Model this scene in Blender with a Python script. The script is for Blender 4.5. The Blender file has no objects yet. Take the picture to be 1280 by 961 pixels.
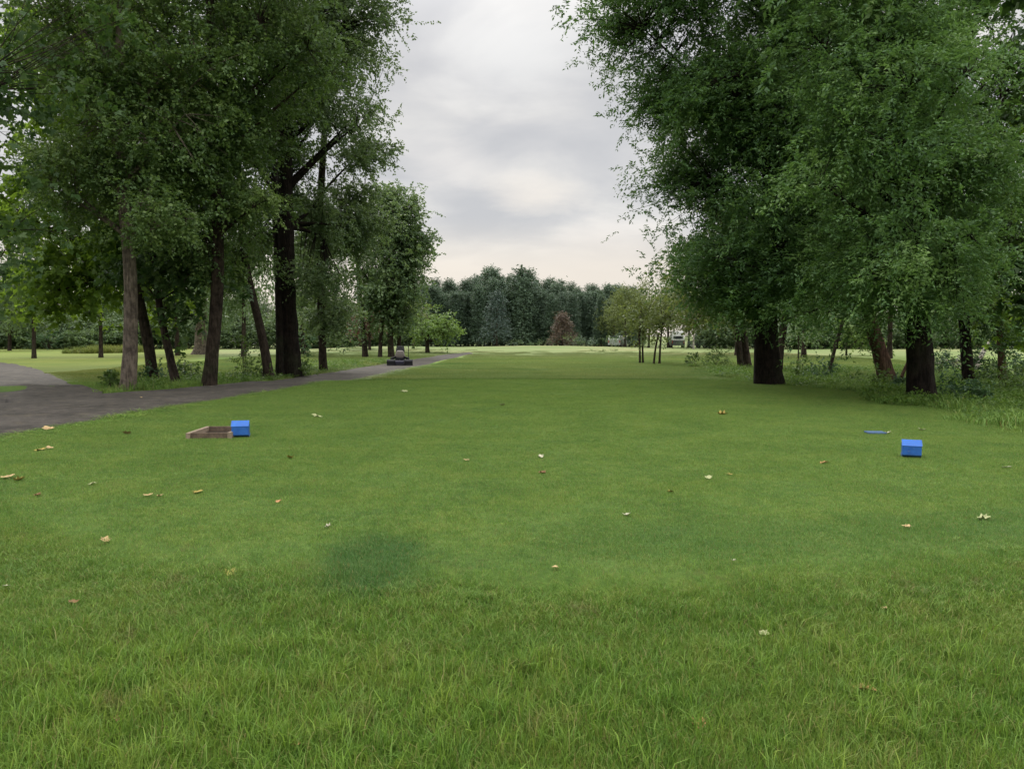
import bpy, bmesh, math, random
import numpy as np
from mathutils import Vector, Matrix

SC = bpy.context.scene
COL = SC.collection
rng = np.random.default_rng(7)
random.seed(7)
PI = math.pi

# ------------------------------------------------------------------ camera model
FPX, HZ, CAMH = 985.0, 420.0, 1.5
PITCH = math.atan((480.5 - HZ) / FPX)


def ray(px, py):
    u = (px - 640.0) / FPX
    v = (480.5 - py) / FPX
    return np.array([u, math.cos(PITCH) + v * math.sin(PITCH), -math.sin(PITCH) + v * math.cos(PITCH)])


def P(px, py, Y):
    d = ray(px, py)
    t = Y / d[1]
    return np.array([d[0] * t, Y, CAMH + d[2] * t])


def sstep(a, b, x):
    t = np.clip((np.asarray(x, float) - a) / (b - a), 0, 1)
    return t * t * (3 - 2 * t)


def flat(px, py):
    d = ray(px, py)
    t = -CAMH / d[2]
    return d[0] * t, d[1] * t


_rb = [flat(*p) for p in ((850, 452), (905, 468), (950, 477), (1050, 491), (1160, 516), (1280, 542), (1420, 575), (1700, 660))]
RB_Y = np.array([p[1] for p in _rb])[::-1]
RB_X = np.array([p[0] for p in _rb])[::-1]


def right_edge(y):                       # x of the mown edge on the right as a function of y
    return np.interp(y, RB_Y, RB_X)


def EDGE(x):                             # near lip of the tee
    x = np.asarray(x, float)
    return 4.85 + np.minimum(np.where(x < 0, 0.095, 0.035) * x * x, 4.0)


def H(x, y):                             # ground height
    x = np.asarray(x, float)
    y = np.asarray(y, float)
    h = -0.14 * sstep(26.4, 30.0, y + 0.014 * (x - 1.0) ** 2 + 0.25 * np.sin(x * 0.8))
    h = h + 0.10 * sstep(-0.6, 0.35, y - EDGE(x) + 0.12 * np.sin(x * 0.9)) - 0.10 + 0.0
    h = h - 0.16 * sstep(0.2, 3.0, x - right_edge(y)) * sstep(8, 12, y) * (1 - sstep(40, 55, y))
    h = h + 0.42 * np.exp(-((x - 4) / 13) ** 2 - ((y - 98) / 12) ** 2)
    h = h + 0.5 * np.exp(-((x + 14) / 8) ** 2 - ((y - 86) / 10) ** 2)
    h = h + 0.025 * np.sin(x * 0.55 + 0.7) * np.sin(y * 0.43 + 1.1) * sstep(5, 9, y)
    h = h + 0.008 * np.sin(x * 2.3 + 0.2 * y) * np.sin(y * 1.9 + 0.4)
    return h


def G(px, py):
    d = ray(px, py)
    t = -CAMH / d[2]
    for _ in range(25):
        z = float(H(d[0] * t, d[1] * t))
        t2 = (z - CAMH) / d[2]
        t = 0.5 * t + 0.5 * t2
    return np.array([d[0] * t, d[1] * t, float(H(d[0] * t, d[1] * t))])


# ------------------------------------------------------------------ node helpers
def nt_new(name):
    m = bpy.data.materials.new(name)
    m.use_nodes = True
    nt = m.node_tree
    nt.nodes.clear()
    return m, nt


def N(nt, typ, **kw):
    n = nt.nodes.new(typ)
    for k, v in kw.items():
        if k in n.inputs.keys() if hasattr(n.inputs, 'keys') else False:
            n.inputs[k].default_value = v
        else:
            setattr(n, k, v)
    return n


def L(nt, a, b):
    nt.links.new(a, b)


def ramp(nt, fac, stops):
    r = nt.nodes.new('ShaderNodeValToRGB')
    els = r.color_ramp.elements
    while len(els) > 1:
        els.remove(els[-1])
    els[0].position = stops[0][0]
    els[0].color = tuple(stops[0][1]) + (1,)
    for p, c in stops[1:]:
        e = els.new(p)
        e.color = tuple(c) + (1,)
    L(nt, fac, r.inputs['Fac'])
    return r.outputs['Color']


def mix(nt, fac, a, b, mode='MIX'):
    m = nt.nodes.new('ShaderNodeMix')
    m.data_type = 'RGBA'
    m.blend_type = mode
    for s, v in ((0, fac), (6, a), (7, b)):
        if hasattr(v, 'is_output'):
            L(nt, v, m.inputs[s])
        elif isinstance(v, (int, float)):
            m.inputs[s].default_value = v
        else:
            m.inputs[s].default_value = tuple(v) + (1,)
    return m.outputs[2]


def mth(nt, op, a, b=None, c=None, clamp=False):
    m = nt.nodes.new('ShaderNodeMath')
    m.operation = op
    m.use_clamp = clamp
    for i, v in enumerate((a, b, c)):
        if v is None:
            continue
        if hasattr(v, 'is_output'):
            L(nt, v, m.inputs[i])
        else:
            m.inputs[i].default_value = v
    return m.outputs[0]


def maprange(nt, v, a, b, c=0.0, d=1.0, smooth=True):
    m = nt.nodes.new('ShaderNodeMapRange')
    m.interpolation_type = 'SMOOTHSTEP' if smooth else 'LINEAR'
    L(nt, v, m.inputs[0])
    for i, q in enumerate((a, b, c, d)):
        m.inputs[i + 1].default_value = q
    return m.outputs[0]


def noise(nt, vec, scale, detail=4, rough=0.55, dist=0.0):
    n = nt.nodes.new('ShaderNodeTexNoise')
    n.inputs['Scale'].default_value = scale
    n.inputs['Detail'].default_value = detail
    n.inputs['Roughness'].default_value = rough
    n.inputs['Distortion'].default_value = dist
    if vec is not None:
        L(nt, vec, n.inputs['Vector'])
    return n.outputs['Fac']


def scaled(nt, vec, s):
    m = nt.nodes.new('ShaderNodeMapping')
    m.inputs['Scale'].default_value = s
    L(nt, vec, m.inputs['Vector'])
    return m.outputs['Vector']


def bump(nt, height, strength, dist):
    b = nt.nodes.new('ShaderNodeBump')
    b.inputs['Strength'].default_value = strength
    b.inputs['Distance'].default_value = dist
    L(nt, height, b.inputs['Height'])
    return b.outputs['Normal']


def principled(nt, col, rough=0.6, spec=0.3, normal=None, metal=0.0):
    p = nt.nodes.new('ShaderNodeBsdfPrincipled')
    if hasattr(col, 'is_output'):
        L(nt, col, p.inputs['Base Color'])
    else:
        p.inputs['Base Color'].default_value = tuple(col) + (1,)
    if hasattr(rough, 'is_output'):
        L(nt, rough, p.inputs['Roughness'])
    else:
        p.inputs['Roughness'].default_value = rough
    p.inputs['Specular IOR Level'].default_value = spec
    p.inputs['Metallic'].default_value = metal
    if normal is not None:
        L(nt, normal, p.inputs['Normal'])
    return p


def out(nt, sh):
    o = nt.nodes.new('ShaderNodeOutputMaterial')
    L(nt, sh, o.inputs['Surface'])


def mat_plain(name, col, rough=0.5, spec=0.4, metal=0.0, var=0.18, nscale=14.0, bumpy=0.0):
    m, nt = nt_new(name)
    tc = nt.nodes.new('ShaderNodeTexCoord').outputs['Object']
    n = noise(nt, tc, nscale, 5, 0.6)
    a = [c * (1 - var) for c in col]
    b = [min(1, c * (1 + var)) for c in col]
    c = ramp(nt, n, [(0.3, a), (0.7, b)])
    nm = bump(nt, n, bumpy, 0.01) if bumpy else None
    r = maprange(nt, n, 0.2, 0.8, max(0.05, rough - 0.1), min(1, rough + 0.1))
    out(nt, principled(nt, c, r, spec, nm, metal).outputs[0])
    return m


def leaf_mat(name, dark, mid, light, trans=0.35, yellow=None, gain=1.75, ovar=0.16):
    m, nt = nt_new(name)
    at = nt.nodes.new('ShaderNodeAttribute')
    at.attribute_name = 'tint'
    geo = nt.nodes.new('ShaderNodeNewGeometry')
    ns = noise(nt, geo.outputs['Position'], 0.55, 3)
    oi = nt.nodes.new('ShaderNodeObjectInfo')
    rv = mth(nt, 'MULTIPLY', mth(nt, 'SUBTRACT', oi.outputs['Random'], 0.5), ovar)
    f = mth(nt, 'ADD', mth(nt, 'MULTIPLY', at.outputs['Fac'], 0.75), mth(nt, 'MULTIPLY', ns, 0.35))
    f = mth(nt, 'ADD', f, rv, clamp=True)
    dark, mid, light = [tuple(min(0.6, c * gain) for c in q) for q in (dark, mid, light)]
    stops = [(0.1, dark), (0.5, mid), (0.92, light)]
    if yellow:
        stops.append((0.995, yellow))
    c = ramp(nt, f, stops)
    p = principled(nt, c, 0.5, 0.28)
    t = nt.nodes.new('ShaderNodeBsdfTranslucent')
    tcol = mix(nt, 0.55, c, (mid[0] * 2.2, mid[1] * 2.0, mid[2] * 0.8))
    L(nt, tcol, t.inputs['Color'])
    mx = nt.nodes.new('ShaderNodeMixShader')
    mx.inputs[0].default_value = trans
    L(nt, p.outputs[0], mx.inputs[1])
    L(nt, t.outputs[0], mx.inputs[2])
    out(nt, mx.outputs[0])
    return m


def bark_mat(name, dark, light, moss=0.0):
    m, nt = nt_new(name)
    geo = nt.nodes.new('ShaderNodeNewGeometry').outputs['Position']
    v = scaled(nt, geo, (9, 9, 1.6))
    n1 = noise(nt, v, 1.6, 6, 0.65, 0.6)
    v2 = nt.nodes.new('ShaderNodeTexVoronoi')
    v2.inputs['Scale'].default_value = 2.2
    L(nt, scaled(nt, geo, (7, 7, 1.7)), v2.inputs['Vector'])
    h = mth(nt, 'ADD', n1, mth(nt, 'MULTIPLY', v2.outputs['Distance'], 0.5))
    c = ramp(nt, h, [(0.35, dark), (0.85, light)])
    big = noise(nt, geo, 0.9, 3)
    c = mix(nt, mth(nt, 'MULTIPLY', maprange(nt, big, 0.5, 0.75), 0.35 + moss), c, (0.035, 0.05, 0.022))
    mot = noise(nt, geo, 4.5, 4, 0.7)
    c = mix(nt, 0.8, c, ramp(nt, mot, [(0.35, (0.45, 0.42, 0.4)), (0.62, (1.35, 1.3, 1.2))]), 'MULTIPLY')
    out(nt, principled(nt, c, 0.9, 0.12, bump(nt, h, 1.0, 0.09)).outputs[0])
    return m


# ------------------------------------------------------------------ mesh helpers
def np_mesh(name, verts, faces, mat=None, attrs=None, smooth=False, pattrs=None):
    """faces: list of (n,k) int arrays."""
    me = bpy.data.meshes.new(name)
    verts = np.asarray(verts, np.float32)
    me.vertices.add(len(verts))
    me.vertices.foreach_set('co', verts.ravel())
    faces = [np.asarray(f, np.int32) for f in faces if len(f)]
    if faces:
        loops = np.concatenate([f.ravel() for f in faces])
        sizes = np.concatenate([np.full(len(f), f.shape[1], np.int32) for f in faces])
        starts = np.concatenate([[0], np.cumsum(sizes)[:-1]]).astype(np.int32)
        me.loops.add(len(loops))
        me.loops.foreach_set('vertex_index', loops)
        me.polygons.add(len(sizes))
        me.polygons.foreach_set('loop_start', starts)
        if smooth:
            me.polygons.foreach_set('use_smooth', np.ones(len(sizes), bool))
    me.update(calc_edges=True)
    if attrs:
        for k, a in attrs.items():
            at = me.attributes.new(k, 'FLOAT', 'FACE')
            at.data.foreach_set('value', np.asarray(a, np.float32))
    if pattrs:
        for k, a in pattrs.items():
            at = me.attributes.new(k, 'FLOAT', 'POINT')
            at.data.foreach_set('value', np.asarray(a, np.float32))
    if mat:
        me.materials.append(mat)
    return me


def link(name, me, parent=None):
    o = bpy.data.objects.new(name, me)
    COL.objects.link(o)
    if parent is not None:
        o.parent = parent
    return o


def tag(o, label=None, cat=None, group=None, kind=None):
    if label:
        o['label'] = label
    if cat:
        o['category'] = cat
    if group:
        o['group'] = group
    if kind:
        o['kind'] = kind
    return o


def thing(name, label, cat, loc=(0, 0, 0), rz=0, group=None):
    o = bpy.data.objects.new(name, None)
    COL.objects.link(o)
    o.location = tuple(float(v) for v in loc)
    o.rotation_euler = (0, 0, rz)
    o.empty_display_size = 0.2
    return tag(o, label, cat, group)


def tubes(Pts, R, sides):
    """Pts (N,M,3) R (N,M) -> verts, quads (open tubes with parallel frames)."""
    Nn, M, _ = Pts.shape
    T = np.gradient(Pts, axis=1)
    T /= np.linalg.norm(T, axis=2, keepdims=True) + 1e-9
    ref = np.zeros_like(T)
    mean = np.abs(T.mean(axis=1, keepdims=True))
    ax = np.argmin(mean, axis=2)
    for i in range(3):
        ref[..., i] = (ax == i)
    U = np.cross(T, ref)
    U /= np.linalg.norm(U, axis=2, keepdims=True) + 1e-9
    V = np.cross(T, U)
    a = np.linspace(0, 2 * PI, sides, endpoint=False)
    verts = (Pts[:, :, None, :] + R[:, :, None, None] * (np.cos(a)[None, None, :, None] * U[:, :, None, :] + np.sin(a)[None, None, :, None] * V[:, :, None, :]))
    idx = np.arange(Nn * M * sides).reshape(Nn, M, sides)
    nx = np.roll(idx, -1, axis=2)
    q = np.stack([idx[:, :-1], nx[:, :-1], nx[:, 1:], idx[:, 1:]], axis=-1).reshape(-1, 4)
    return verts.reshape(-1, 3), q


def unit(v):
    return v / (np.linalg.norm(v, axis=-1, keepdims=True) + 1e-9)


def leaf_cloud(C, ctint, outdir, st, r):
    """Leafy sprays around the cluster centres C (N,3)."""
    n = len(C)
    S, K = st['sprays'], st['leaves']
    O = C[:, None, :] + r.normal(0, st['cr'], (n, S, 3)) * np.array([1, 1, 0.75])
    D = unit(outdir[:, None, :] * st.get('out', 0.5) + r.normal(0, 0.6, (n, S, 3)) + np.array([0, 0, st['lift']]))
    Ln = st['len'] * r.uniform(0.6, 1.25, (n, S, 1))
    t = np.linspace(0.08, 1.0, K)[None, None, :, None]
    pos = O[:, :, None, :] + D[:, :, None, :] * Ln[..., None] * t
    pos[..., 2] -= (st['droop'] * Ln[..., None] * t * t)[..., 0]
    pos = pos + r.normal(0, st['len'] * 0.05, pos.shape)
    up = np.array([0, 0, 1.0])
    side = unit(np.cross(D, up) + 0.35 * r.normal(0, 1, D.shape))
    sg = np.where(np.arange(K) % 2 == 0, 1.0, -1.0)[None, None, :, None]
    axis = unit(D[:, :, None, :] * 0.6 + sg * side[:, :, None, :] * 0.85 + np.array([0, 0, -st['hang']]) + 0.3 * r.normal(0, 1, pos.shape))
    nrm = unit(up + 0.75 * r.normal(0, 1, pos.shape))
    w = unit(np.cross(axis, nrm))
    nrm = np.cross(w, axis)
    l = st['l'] * r.uniform(0.65, 1.25, pos.shape[:-1] + (1,))
    tin = np.clip(ctint[:, None, None] + r.normal(0, 0.13, (n, S, 1)) + r.normal(0, 0.1, (n, S, K)), 0.02, 0.98).ravel()
    pos, axis, w, nrm, l = [x.reshape(-1, x.shape[-1]) for x in (pos, axis, w, nrm, l)]
    V, T = [], []
    lobes = [(0, 1.0)] if not st.get('lobed') else [(0, 1.0), (0.95, 0.8), (-0.95, 0.8)]
    for ang, sc in lobes:
        a2 = axis * math.cos(ang) + w * math.sin(ang)
        w2 = w * math.cos(ang) - axis * math.sin(ang)
        ll = l * sc
        mid = pos + a2 * ll * 0.45 + nrm * ll * 0.06
        hw = w2 * ll * st['w'] * 0.5
        tip = pos + a2 * ll - nrm * ll * 0.12
        V.append(np.stack([pos, mid + hw, tip, mid - hw], axis=1))
        T.append(tin)
    V = np.concatenate(V).reshape(-1, 3)
    q = np.arange(len(V), dtype=np.int32).reshape(-1, 4)
    return V, q, np.concatenate(T)


STY = {
    # leafy cottonwood / alder style, narrow feathery ash-willow style, big maple leaves
    'round': dict(sprays=6, leaves=15, cr=0.3, len=0.55, lift=0.05, droop=0.28, hang=0.35, l=0.082, w=0.72),
    'feather': dict(sprays=5, leaves=20, cr=0.3, len=0.62, lift=0.2, droop=0.3, hang=0.2, l=0.115, w=0.4),
    'maple': dict(sprays=3, leaves=7, cr=0.3, len=0.55, lift=0.0, droop=0.35, hang=0.55, l=0.15, w=0.62, lobed=True),
    'mid': dict(sprays=4, leaves=10, cr=0.4, len=0.7, lift=0.05, droop=0.25, hang=0.35, l=0.17, w=0.7),
    'far': dict(sprays=4, leaves=9, cr=0.4, len=0.75, lift=0.35, droop=0.2, hang=0.2, l=0.19, w=0.7),
}


def trunk_mesh_arrays(pts, rad, sides, r, flare=0.35, rough=0.06):
    """One gnarled trunk tube with a flared, buttressed foot."""
    pts = np.asarray(pts, float)
    rad = np.asarray(rad, float)
    s = np.concatenate([[0], np.cumsum(np.linalg.norm(np.diff(pts, axis=0), axis=1))])
    M = max(10, int(s[-1] / 0.35))
    ss = np.linspace(0, s[-1], M)
    # smooth (Catmull-like) by cubic interpolation through cumulative chord
    q = np.stack([np.interp(ss, s, pts[:, i]) for i in range(3)], axis=1)
    for _ in range(3):
        q[1:-1] = 0.25 * q[:-2] + 0.5 * q[1:-1] + 0.25 * q[2:]
    rr = np.interp(ss, s, rad)
    rr = rr * (1 + flare * np.exp(-ss / (1.2 * rad[0] + 0.15)))
    q[:, :2] += np.cumsum(r.normal(0, 0.012, (M, 2)) * rad[0], axis=0)
    v, f = tubes(q[None], rr[None], sides)
    v = v.reshape(M, sides, 3)
    ang = np.linspace(0, 2 * PI, sides, endpoint=False)
    ph = r.uniform(0, 6.28, 4)
    lob = np.exp(-ss / (1.5 * rad[0] + 0.2))[:, None] * 0.15 * (np.sin(5 * ang + ph[0]) + 0.6 * np.sin(3 * ang + ph[1]))[None]
    rgh = rough * (np.sin(7 * ang[None] + ss[:, None] * 1.1 + ph[2]) * 0.5 + r.normal(0, 0.6, (M, sides)))
    v = q[:, None] + (v - q[:, None]) * (1 + lob + rgh)[..., None]
    return v.reshape(-1, 3), f, q, rr


def make_tree(name, label, Y, tpx, blobs, style, lmat, bmat, group=None, seed=1, dens=11.0, cat='tree', extra_trunks=(), top=None,
              sides=18, nprim=None, tint=0.5, lscale=1.0, base=None, crown_z=None, flare=0.16):
    """tpx: trunk points (px,py,width_px) from the foot up; blobs: (px,py,rx,ry[,dy,density,coarse])."""
    r = np.random.default_rng(seed)
    k = Y / FPX
    pts, rad = [], []
    for (a, b, w) in tpx:
        p = P(a, b, Y)
        pts.append(p)
        rad.append(max(0.012, 0.5 * w * k * (0.84 if Y < 50 else 0.9)))
    b0 = pts[0].copy()
    gz = float(H(b0[0], b0[1]))
    pts[0][2] = gz - 0.08
    org = np.array([b0[0], b0[1], gz])
    root = thing(name, label, cat, org, 0, group)
    v, f, q, rr = trunk_mesh_arrays(pts, rad, sides, r, flare)
    VV, FF, off = [v], [f], len(v)
    for et in extra_trunks:
        ep = [P(a, b, Y + d) for (a, b, w, d) in et]
        er = [max(0.012, 0.5 * w * k) for (a, b, w, d) in et]
        if et[0][1] > HZ:
            ep[0][2] = float(H(ep[0][0], ep[0][1])) - 0.08
        v2, f2, _, _ = trunk_mesh_arrays(ep, er, max(8, sides - 4), r, 0.25 if et[0][1] > HZ else 0.0)
        VV.append(v2)
        FF.append(f2 + off)
        off += len(v2)
    # clusters
    Cs, Cd, Ct, Co = [], [], [], []
    for bl in blobs:
        px, py, rx, ry = bl[:4]
        dy = bl[4] if len(bl) > 4 else 0.0
        dn = bl[5] if len(bl) > 5 else 1.0
        co = bl[6] if len(bl) > 6 else 0
        kk = (Y + dy) / FPX
        c = P(px, py, Y + dy)
        a, bz = rx * kk, ry * kk
        ad = min(a, 3.2)
        n = max(4, int(1.9 * dens * dn * PI * a * bz / (4.0 if co else 1.0)))
        d = unit(r.normal(0, 1, (n, 3)))
        rad_ = r.uniform(0, 1, (n, 1)) ** (1 / 2.4)
        pt = c + d * rad_ * np.array([a, ad, bz]) + r.normal(0, 0.12, (n, 3))
        # most sprays gather into flattish drooping boughs
        nb = max(3, n // 26)
        bd = unit(r.normal(0, 1, (nb, 3)) * np.array([1, 1, 0.85]))
        bc = c + bd * r.uniform(0.35, 1, (nb, 1)) ** 0.5 * np.array([a, ad, bz]) * 0.92
        ib = r.integers(0, nb, n)
        hd_ = unit(bd[ib] * np.array([1, 1, 0.15]))
        lon = r.normal(0, 1, (n, 1))
        sz = np.clip(0.30 * min(a, bz), 0.3, 0.8)
        off_ = hd_ * lon * sz * 1.3 + r.normal(0, 1, (n, 3)) * sz * np.array([0.62, 0.62, 0.34])
        off_[:, 2] -= np.maximum(lon[:, 0], 0) ** 2 * 0.22 * sz
        inb = r.uniform(0, 1, n) < 0.7
        pt = np.where(inb[:, None], bc[ib] + off_, pt)
        btint = r.normal(0, 0.15, nb)[ib] * inb + np.where(inb, np.clip(off_[:, 2] / sz, -1, 1) * 0.12, -0.12)  # lit bough tops and shaded undersides painted into the leaf tint
        keep = pt[:, 2] > gz + 0.35
        # hollow out light and dark lumps
        lump = np.sin(pt[:, 0] * 2.1 + seed) * np.sin(pt[:, 1] * 1.9 + 2 * seed) * np.sin(pt[:, 2] * 2.3 + 0.5 * seed)
        keep &= (lump > -0.5) | (r.uniform(0, 1, n) < 0.5)
        pt, d = pt[keep], np.where(inb[:, None], hd_, d)[keep]
        Cs.append(pt)
        Cd.append(unit(d + np.array([0, 0, -0.1])))
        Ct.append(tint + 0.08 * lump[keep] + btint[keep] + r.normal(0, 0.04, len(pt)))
        Co.append(np.full(len(pt), co))
    C = np.concatenate(Cs)
    D = np.concatenate(Cd)
    Tn = np.concatenate(Ct)
    Cc = np.concatenate(Co)
    # limbs
    n = len(C)
    if nprim is None:
        nprim = int(np.clip(n / 26, 6, 48))
    pick = r.choice(n, min(nprim, n), replace=False)
    tz = q[:, 2]
    hd = np.linalg.norm(C[pick, :2] - np.array([np.interp(C[pick, 2], tz, q[:, 0]), np.interp(C[pick, 2], tz, q[:, 1])]).T, axis=1)
    zs = np.clip(C[pick, 2] - 0.75 * hd - r.uniform(0.2, 0.8, len(pick)), crown_z if crown_z else gz + 0.35 * (tz[-1] - gz) * 0.8, tz[-1] - 0.1)
    S0 = np.stack([np.interp(zs, tz, q[:, 0]), np.interp(zs, tz, q[:, 1]), zs], axis=1)
    R0 = np.interp(zs, tz, rr) * 0.42
    t = np.linspace(0, 1, 9)[None, :, None]
    midp = 0.5 * (S0 + C[pick]) + np.stack([r.normal(0, 0.25, len(pick)), r.normal(0, 0.25, len(pick)), 0.12 * hd], axis=1)
    prim = (1 - t) ** 2 * S0[:, None] + 2 * t * (1 - t) * midp[:, None] + t * t * C[pick][:, None]
    R0 = np.clip(R0, 0.02, 0.16)
    R = R0[:, None] * (1 - 0.86 * np.linspace(0, 1, 9)[None])
    v, f = tubes(prim, R, 6)
    VV.append(v)
    FF.append(f + off)
    off += len(v)
    node = prim[:, 2:].reshape(-1, 3)
    near = []
    for i in range(0, n, 200):
        dd = ((C[i:i + 200, None] - node[None]) ** 2).sum(2)
        near.append(np.argmin(dd, axis=1))
    A = node[np.concatenate(near)]
    t = np.linspace(0, 1, 5)[None, :, None]
    m2 = 0.5 * (A + C) + r.normal(0, 0.1, C.shape) + np.array([0, 0, 0.08])
    sec = (1 - t) ** 2 * A[:, None] + 2 * t * (1 - t) * m2[:, None] + t * t * C[:, None]
    R = np.full((n, 5), 1.0) * np.linspace(0.016, 0.005, 5)[None] * (Y / 24) ** 0.5
    v, f = tubes(sec, R, 3)
    VV.append(v)
    FF.append(f + off)
    me = np_mesh('trunk', np.concatenate(VV) - org, [np.concatenate(FF)], bmat, smooth=True)
    link('trunk', me, root)
    st = dict(STY[style])
    st['l'] *= lscale * 1.2
    Vl, Ql, Tl, o2 = [], [], [], 0
    for co in (0, 1):
        sel = Cc == co
        if not sel.any():
            continue
        s2 = dict(st)
        if co:
            s2['l'] *= 2.0
            s2['cr'] *= 2.0
            s2['len'] *= 1.6
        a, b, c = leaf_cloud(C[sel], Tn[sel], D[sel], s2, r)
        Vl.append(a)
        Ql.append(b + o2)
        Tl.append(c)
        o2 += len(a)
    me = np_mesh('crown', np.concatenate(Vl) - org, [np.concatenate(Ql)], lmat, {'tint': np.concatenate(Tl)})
    link('crown', me, root)
    return root


# ------------------------------------------------------------------ materials
M_ROUND = leaf_mat('leaf_round', (0.024, 0.05, 0.018), (0.06, 0.105, 0.034), (0.13, 0.185, 0.055), 0.35, gain=1.42)
M_GREY = leaf_mat('leaf_greygreen', (0.022, 0.042, 0.02), (0.055, 0.088, 0.04), (0.105, 0.145, 0.068), 0.36, gain=1.8)
M_FEATH = leaf_mat('leaf_feather', (0.022, 0.05, 0.02), (0.056, 0.112, 0.038), (0.125, 0.195, 0.062), 0.36, gain=1.5)
M_MAPLE = leaf_mat('leaf_maple', (0.03, 0.06, 0.014), (0.075, 0.125, 0.022), (0.13, 0.19, 0.035), 0.55, gain=1.9)
M_MAPLE_D = leaf_mat('leaf_maple_dark', (0.016, 0.04, 0.014), (0.042, 0.085, 0.026), (0.1, 0.155, 0.04), 0.38, gain=1.2)
M_LIGHT = leaf_mat('leaf_light', (0.06, 0.1, 0.03), (0.12, 0.2, 0.055), (0.2, 0.29, 0.09), 0.35, gain=1.0)
M_OLIVE = leaf_mat('leaf_olive', (0.05, 0.075, 0.03), (0.11, 0.145, 0.05), (0.18, 0.22, 0.08), 0.35, gain=1.0)
M_FOREST = leaf_mat('leaf_forest', (0.048, 0.08, 0.055), (0.086, 0.136, 0.09), (0.132, 0.198, 0.125), 0.15, gain=1.0, ovar=0.4)  # paler, slightly bluish greens: distance haze put into the leaf colour
M_CONIF = leaf_mat('needle_dark', (0.035, 0.058, 0.055), (0.06, 0.095, 0.08), (0.09, 0.135, 0.105), 0.1, gain=1.0)
M_RED = leaf_mat('needle_red', (0.075, 0.062, 0.05), (0.125, 0.092, 0.075), (0.17, 0.135, 0.105), 0.2, gain=0.95)
M_RUST = leaf_mat('leaf_plum', (0.06, 0.025, 0.03), (0.13, 0.055, 0.06), (0.19, 0.1, 0.09), 0.3, gain=1.0)
M_BELT = leaf_mat('leaf_belt', (0.05, 0.085, 0.045), (0.1, 0.155, 0.075), (0.16, 0.22, 0.11), 0.25, gain=1.0)
M_SHRUB = leaf_mat('leaf_shrub', (0.03, 0.06, 0.018), (0.075, 0.135, 0.036), (0.16, 0.235, 0.065), 0.35, gain=1.0)
M_COVER = leaf_mat('leaf_cover', (0.03, 0.062, 0.014), (0.075, 0.145, 0.028), (0.16, 0.24, 0.05), 0.36, gain=1.15)
M_SHRUB_D = leaf_mat('leaf_shrub_dark', (0.012, 0.03, 0.014), (0.025, 0.055, 0.024), (0.05, 0.09, 0.035), 0.3)
B_GREY = bark_mat('bark_grey', (0.05, 0.042, 0.036), (0.2, 0.17, 0.145))
B_DARK = bark_mat('bark_dark', (0.008, 0.0068, 0.0058), (0.055, 0.043, 0.035))
B_BLACK = bark_mat('bark_blackish', (0.004, 0.0035, 0.003), (0.02, 0.0155, 0.013))
B_RED = bark_mat('bark_reddish', (0.018, 0.012, 0.009), (0.09, 0.056, 0.04))
B_PALE = bark_mat('bark_pale', (0.14, 0.13, 0.12), (0.42, 0.4, 0.37))


# ------------------------------------------------------------------ grass colour shared by soil and blades
def dirt_factor(nt, pos, px, py, rx, ry, soft=0.5):
    g = G(px, py)
    s = nt.nodes.new('ShaderNodeVectorMath')
    s.operation = 'SUBTRACT'
    L(nt, pos, s.inputs[0])
    s.inputs[1].default_value = tuple(g)
    m = nt.nodes.new('ShaderNodeVectorMath')
    m.operation = 'MULTIPLY'
    L(nt, s.outputs[0], m.inputs[0])
    m.inputs[1].default_value = (1 / rx, 1 / ry, 0)
    ln = nt.nodes.new('ShaderNodeVectorMath')
    ln.operation = 'LENGTH'
    L(nt, m.outputs[0], ln.inputs[0])
    d = mth(nt, 'ADD', ln.outputs['Value'], mth(nt, 'MULTIPLY', mth(nt, 'SUBTRACT', noise(nt, pos, 3.0, 4), 0.5), 0.9))
    return maprange(nt, d, 1.0 - soft, 1.0 + soft, 1.0, 0.0)


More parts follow.
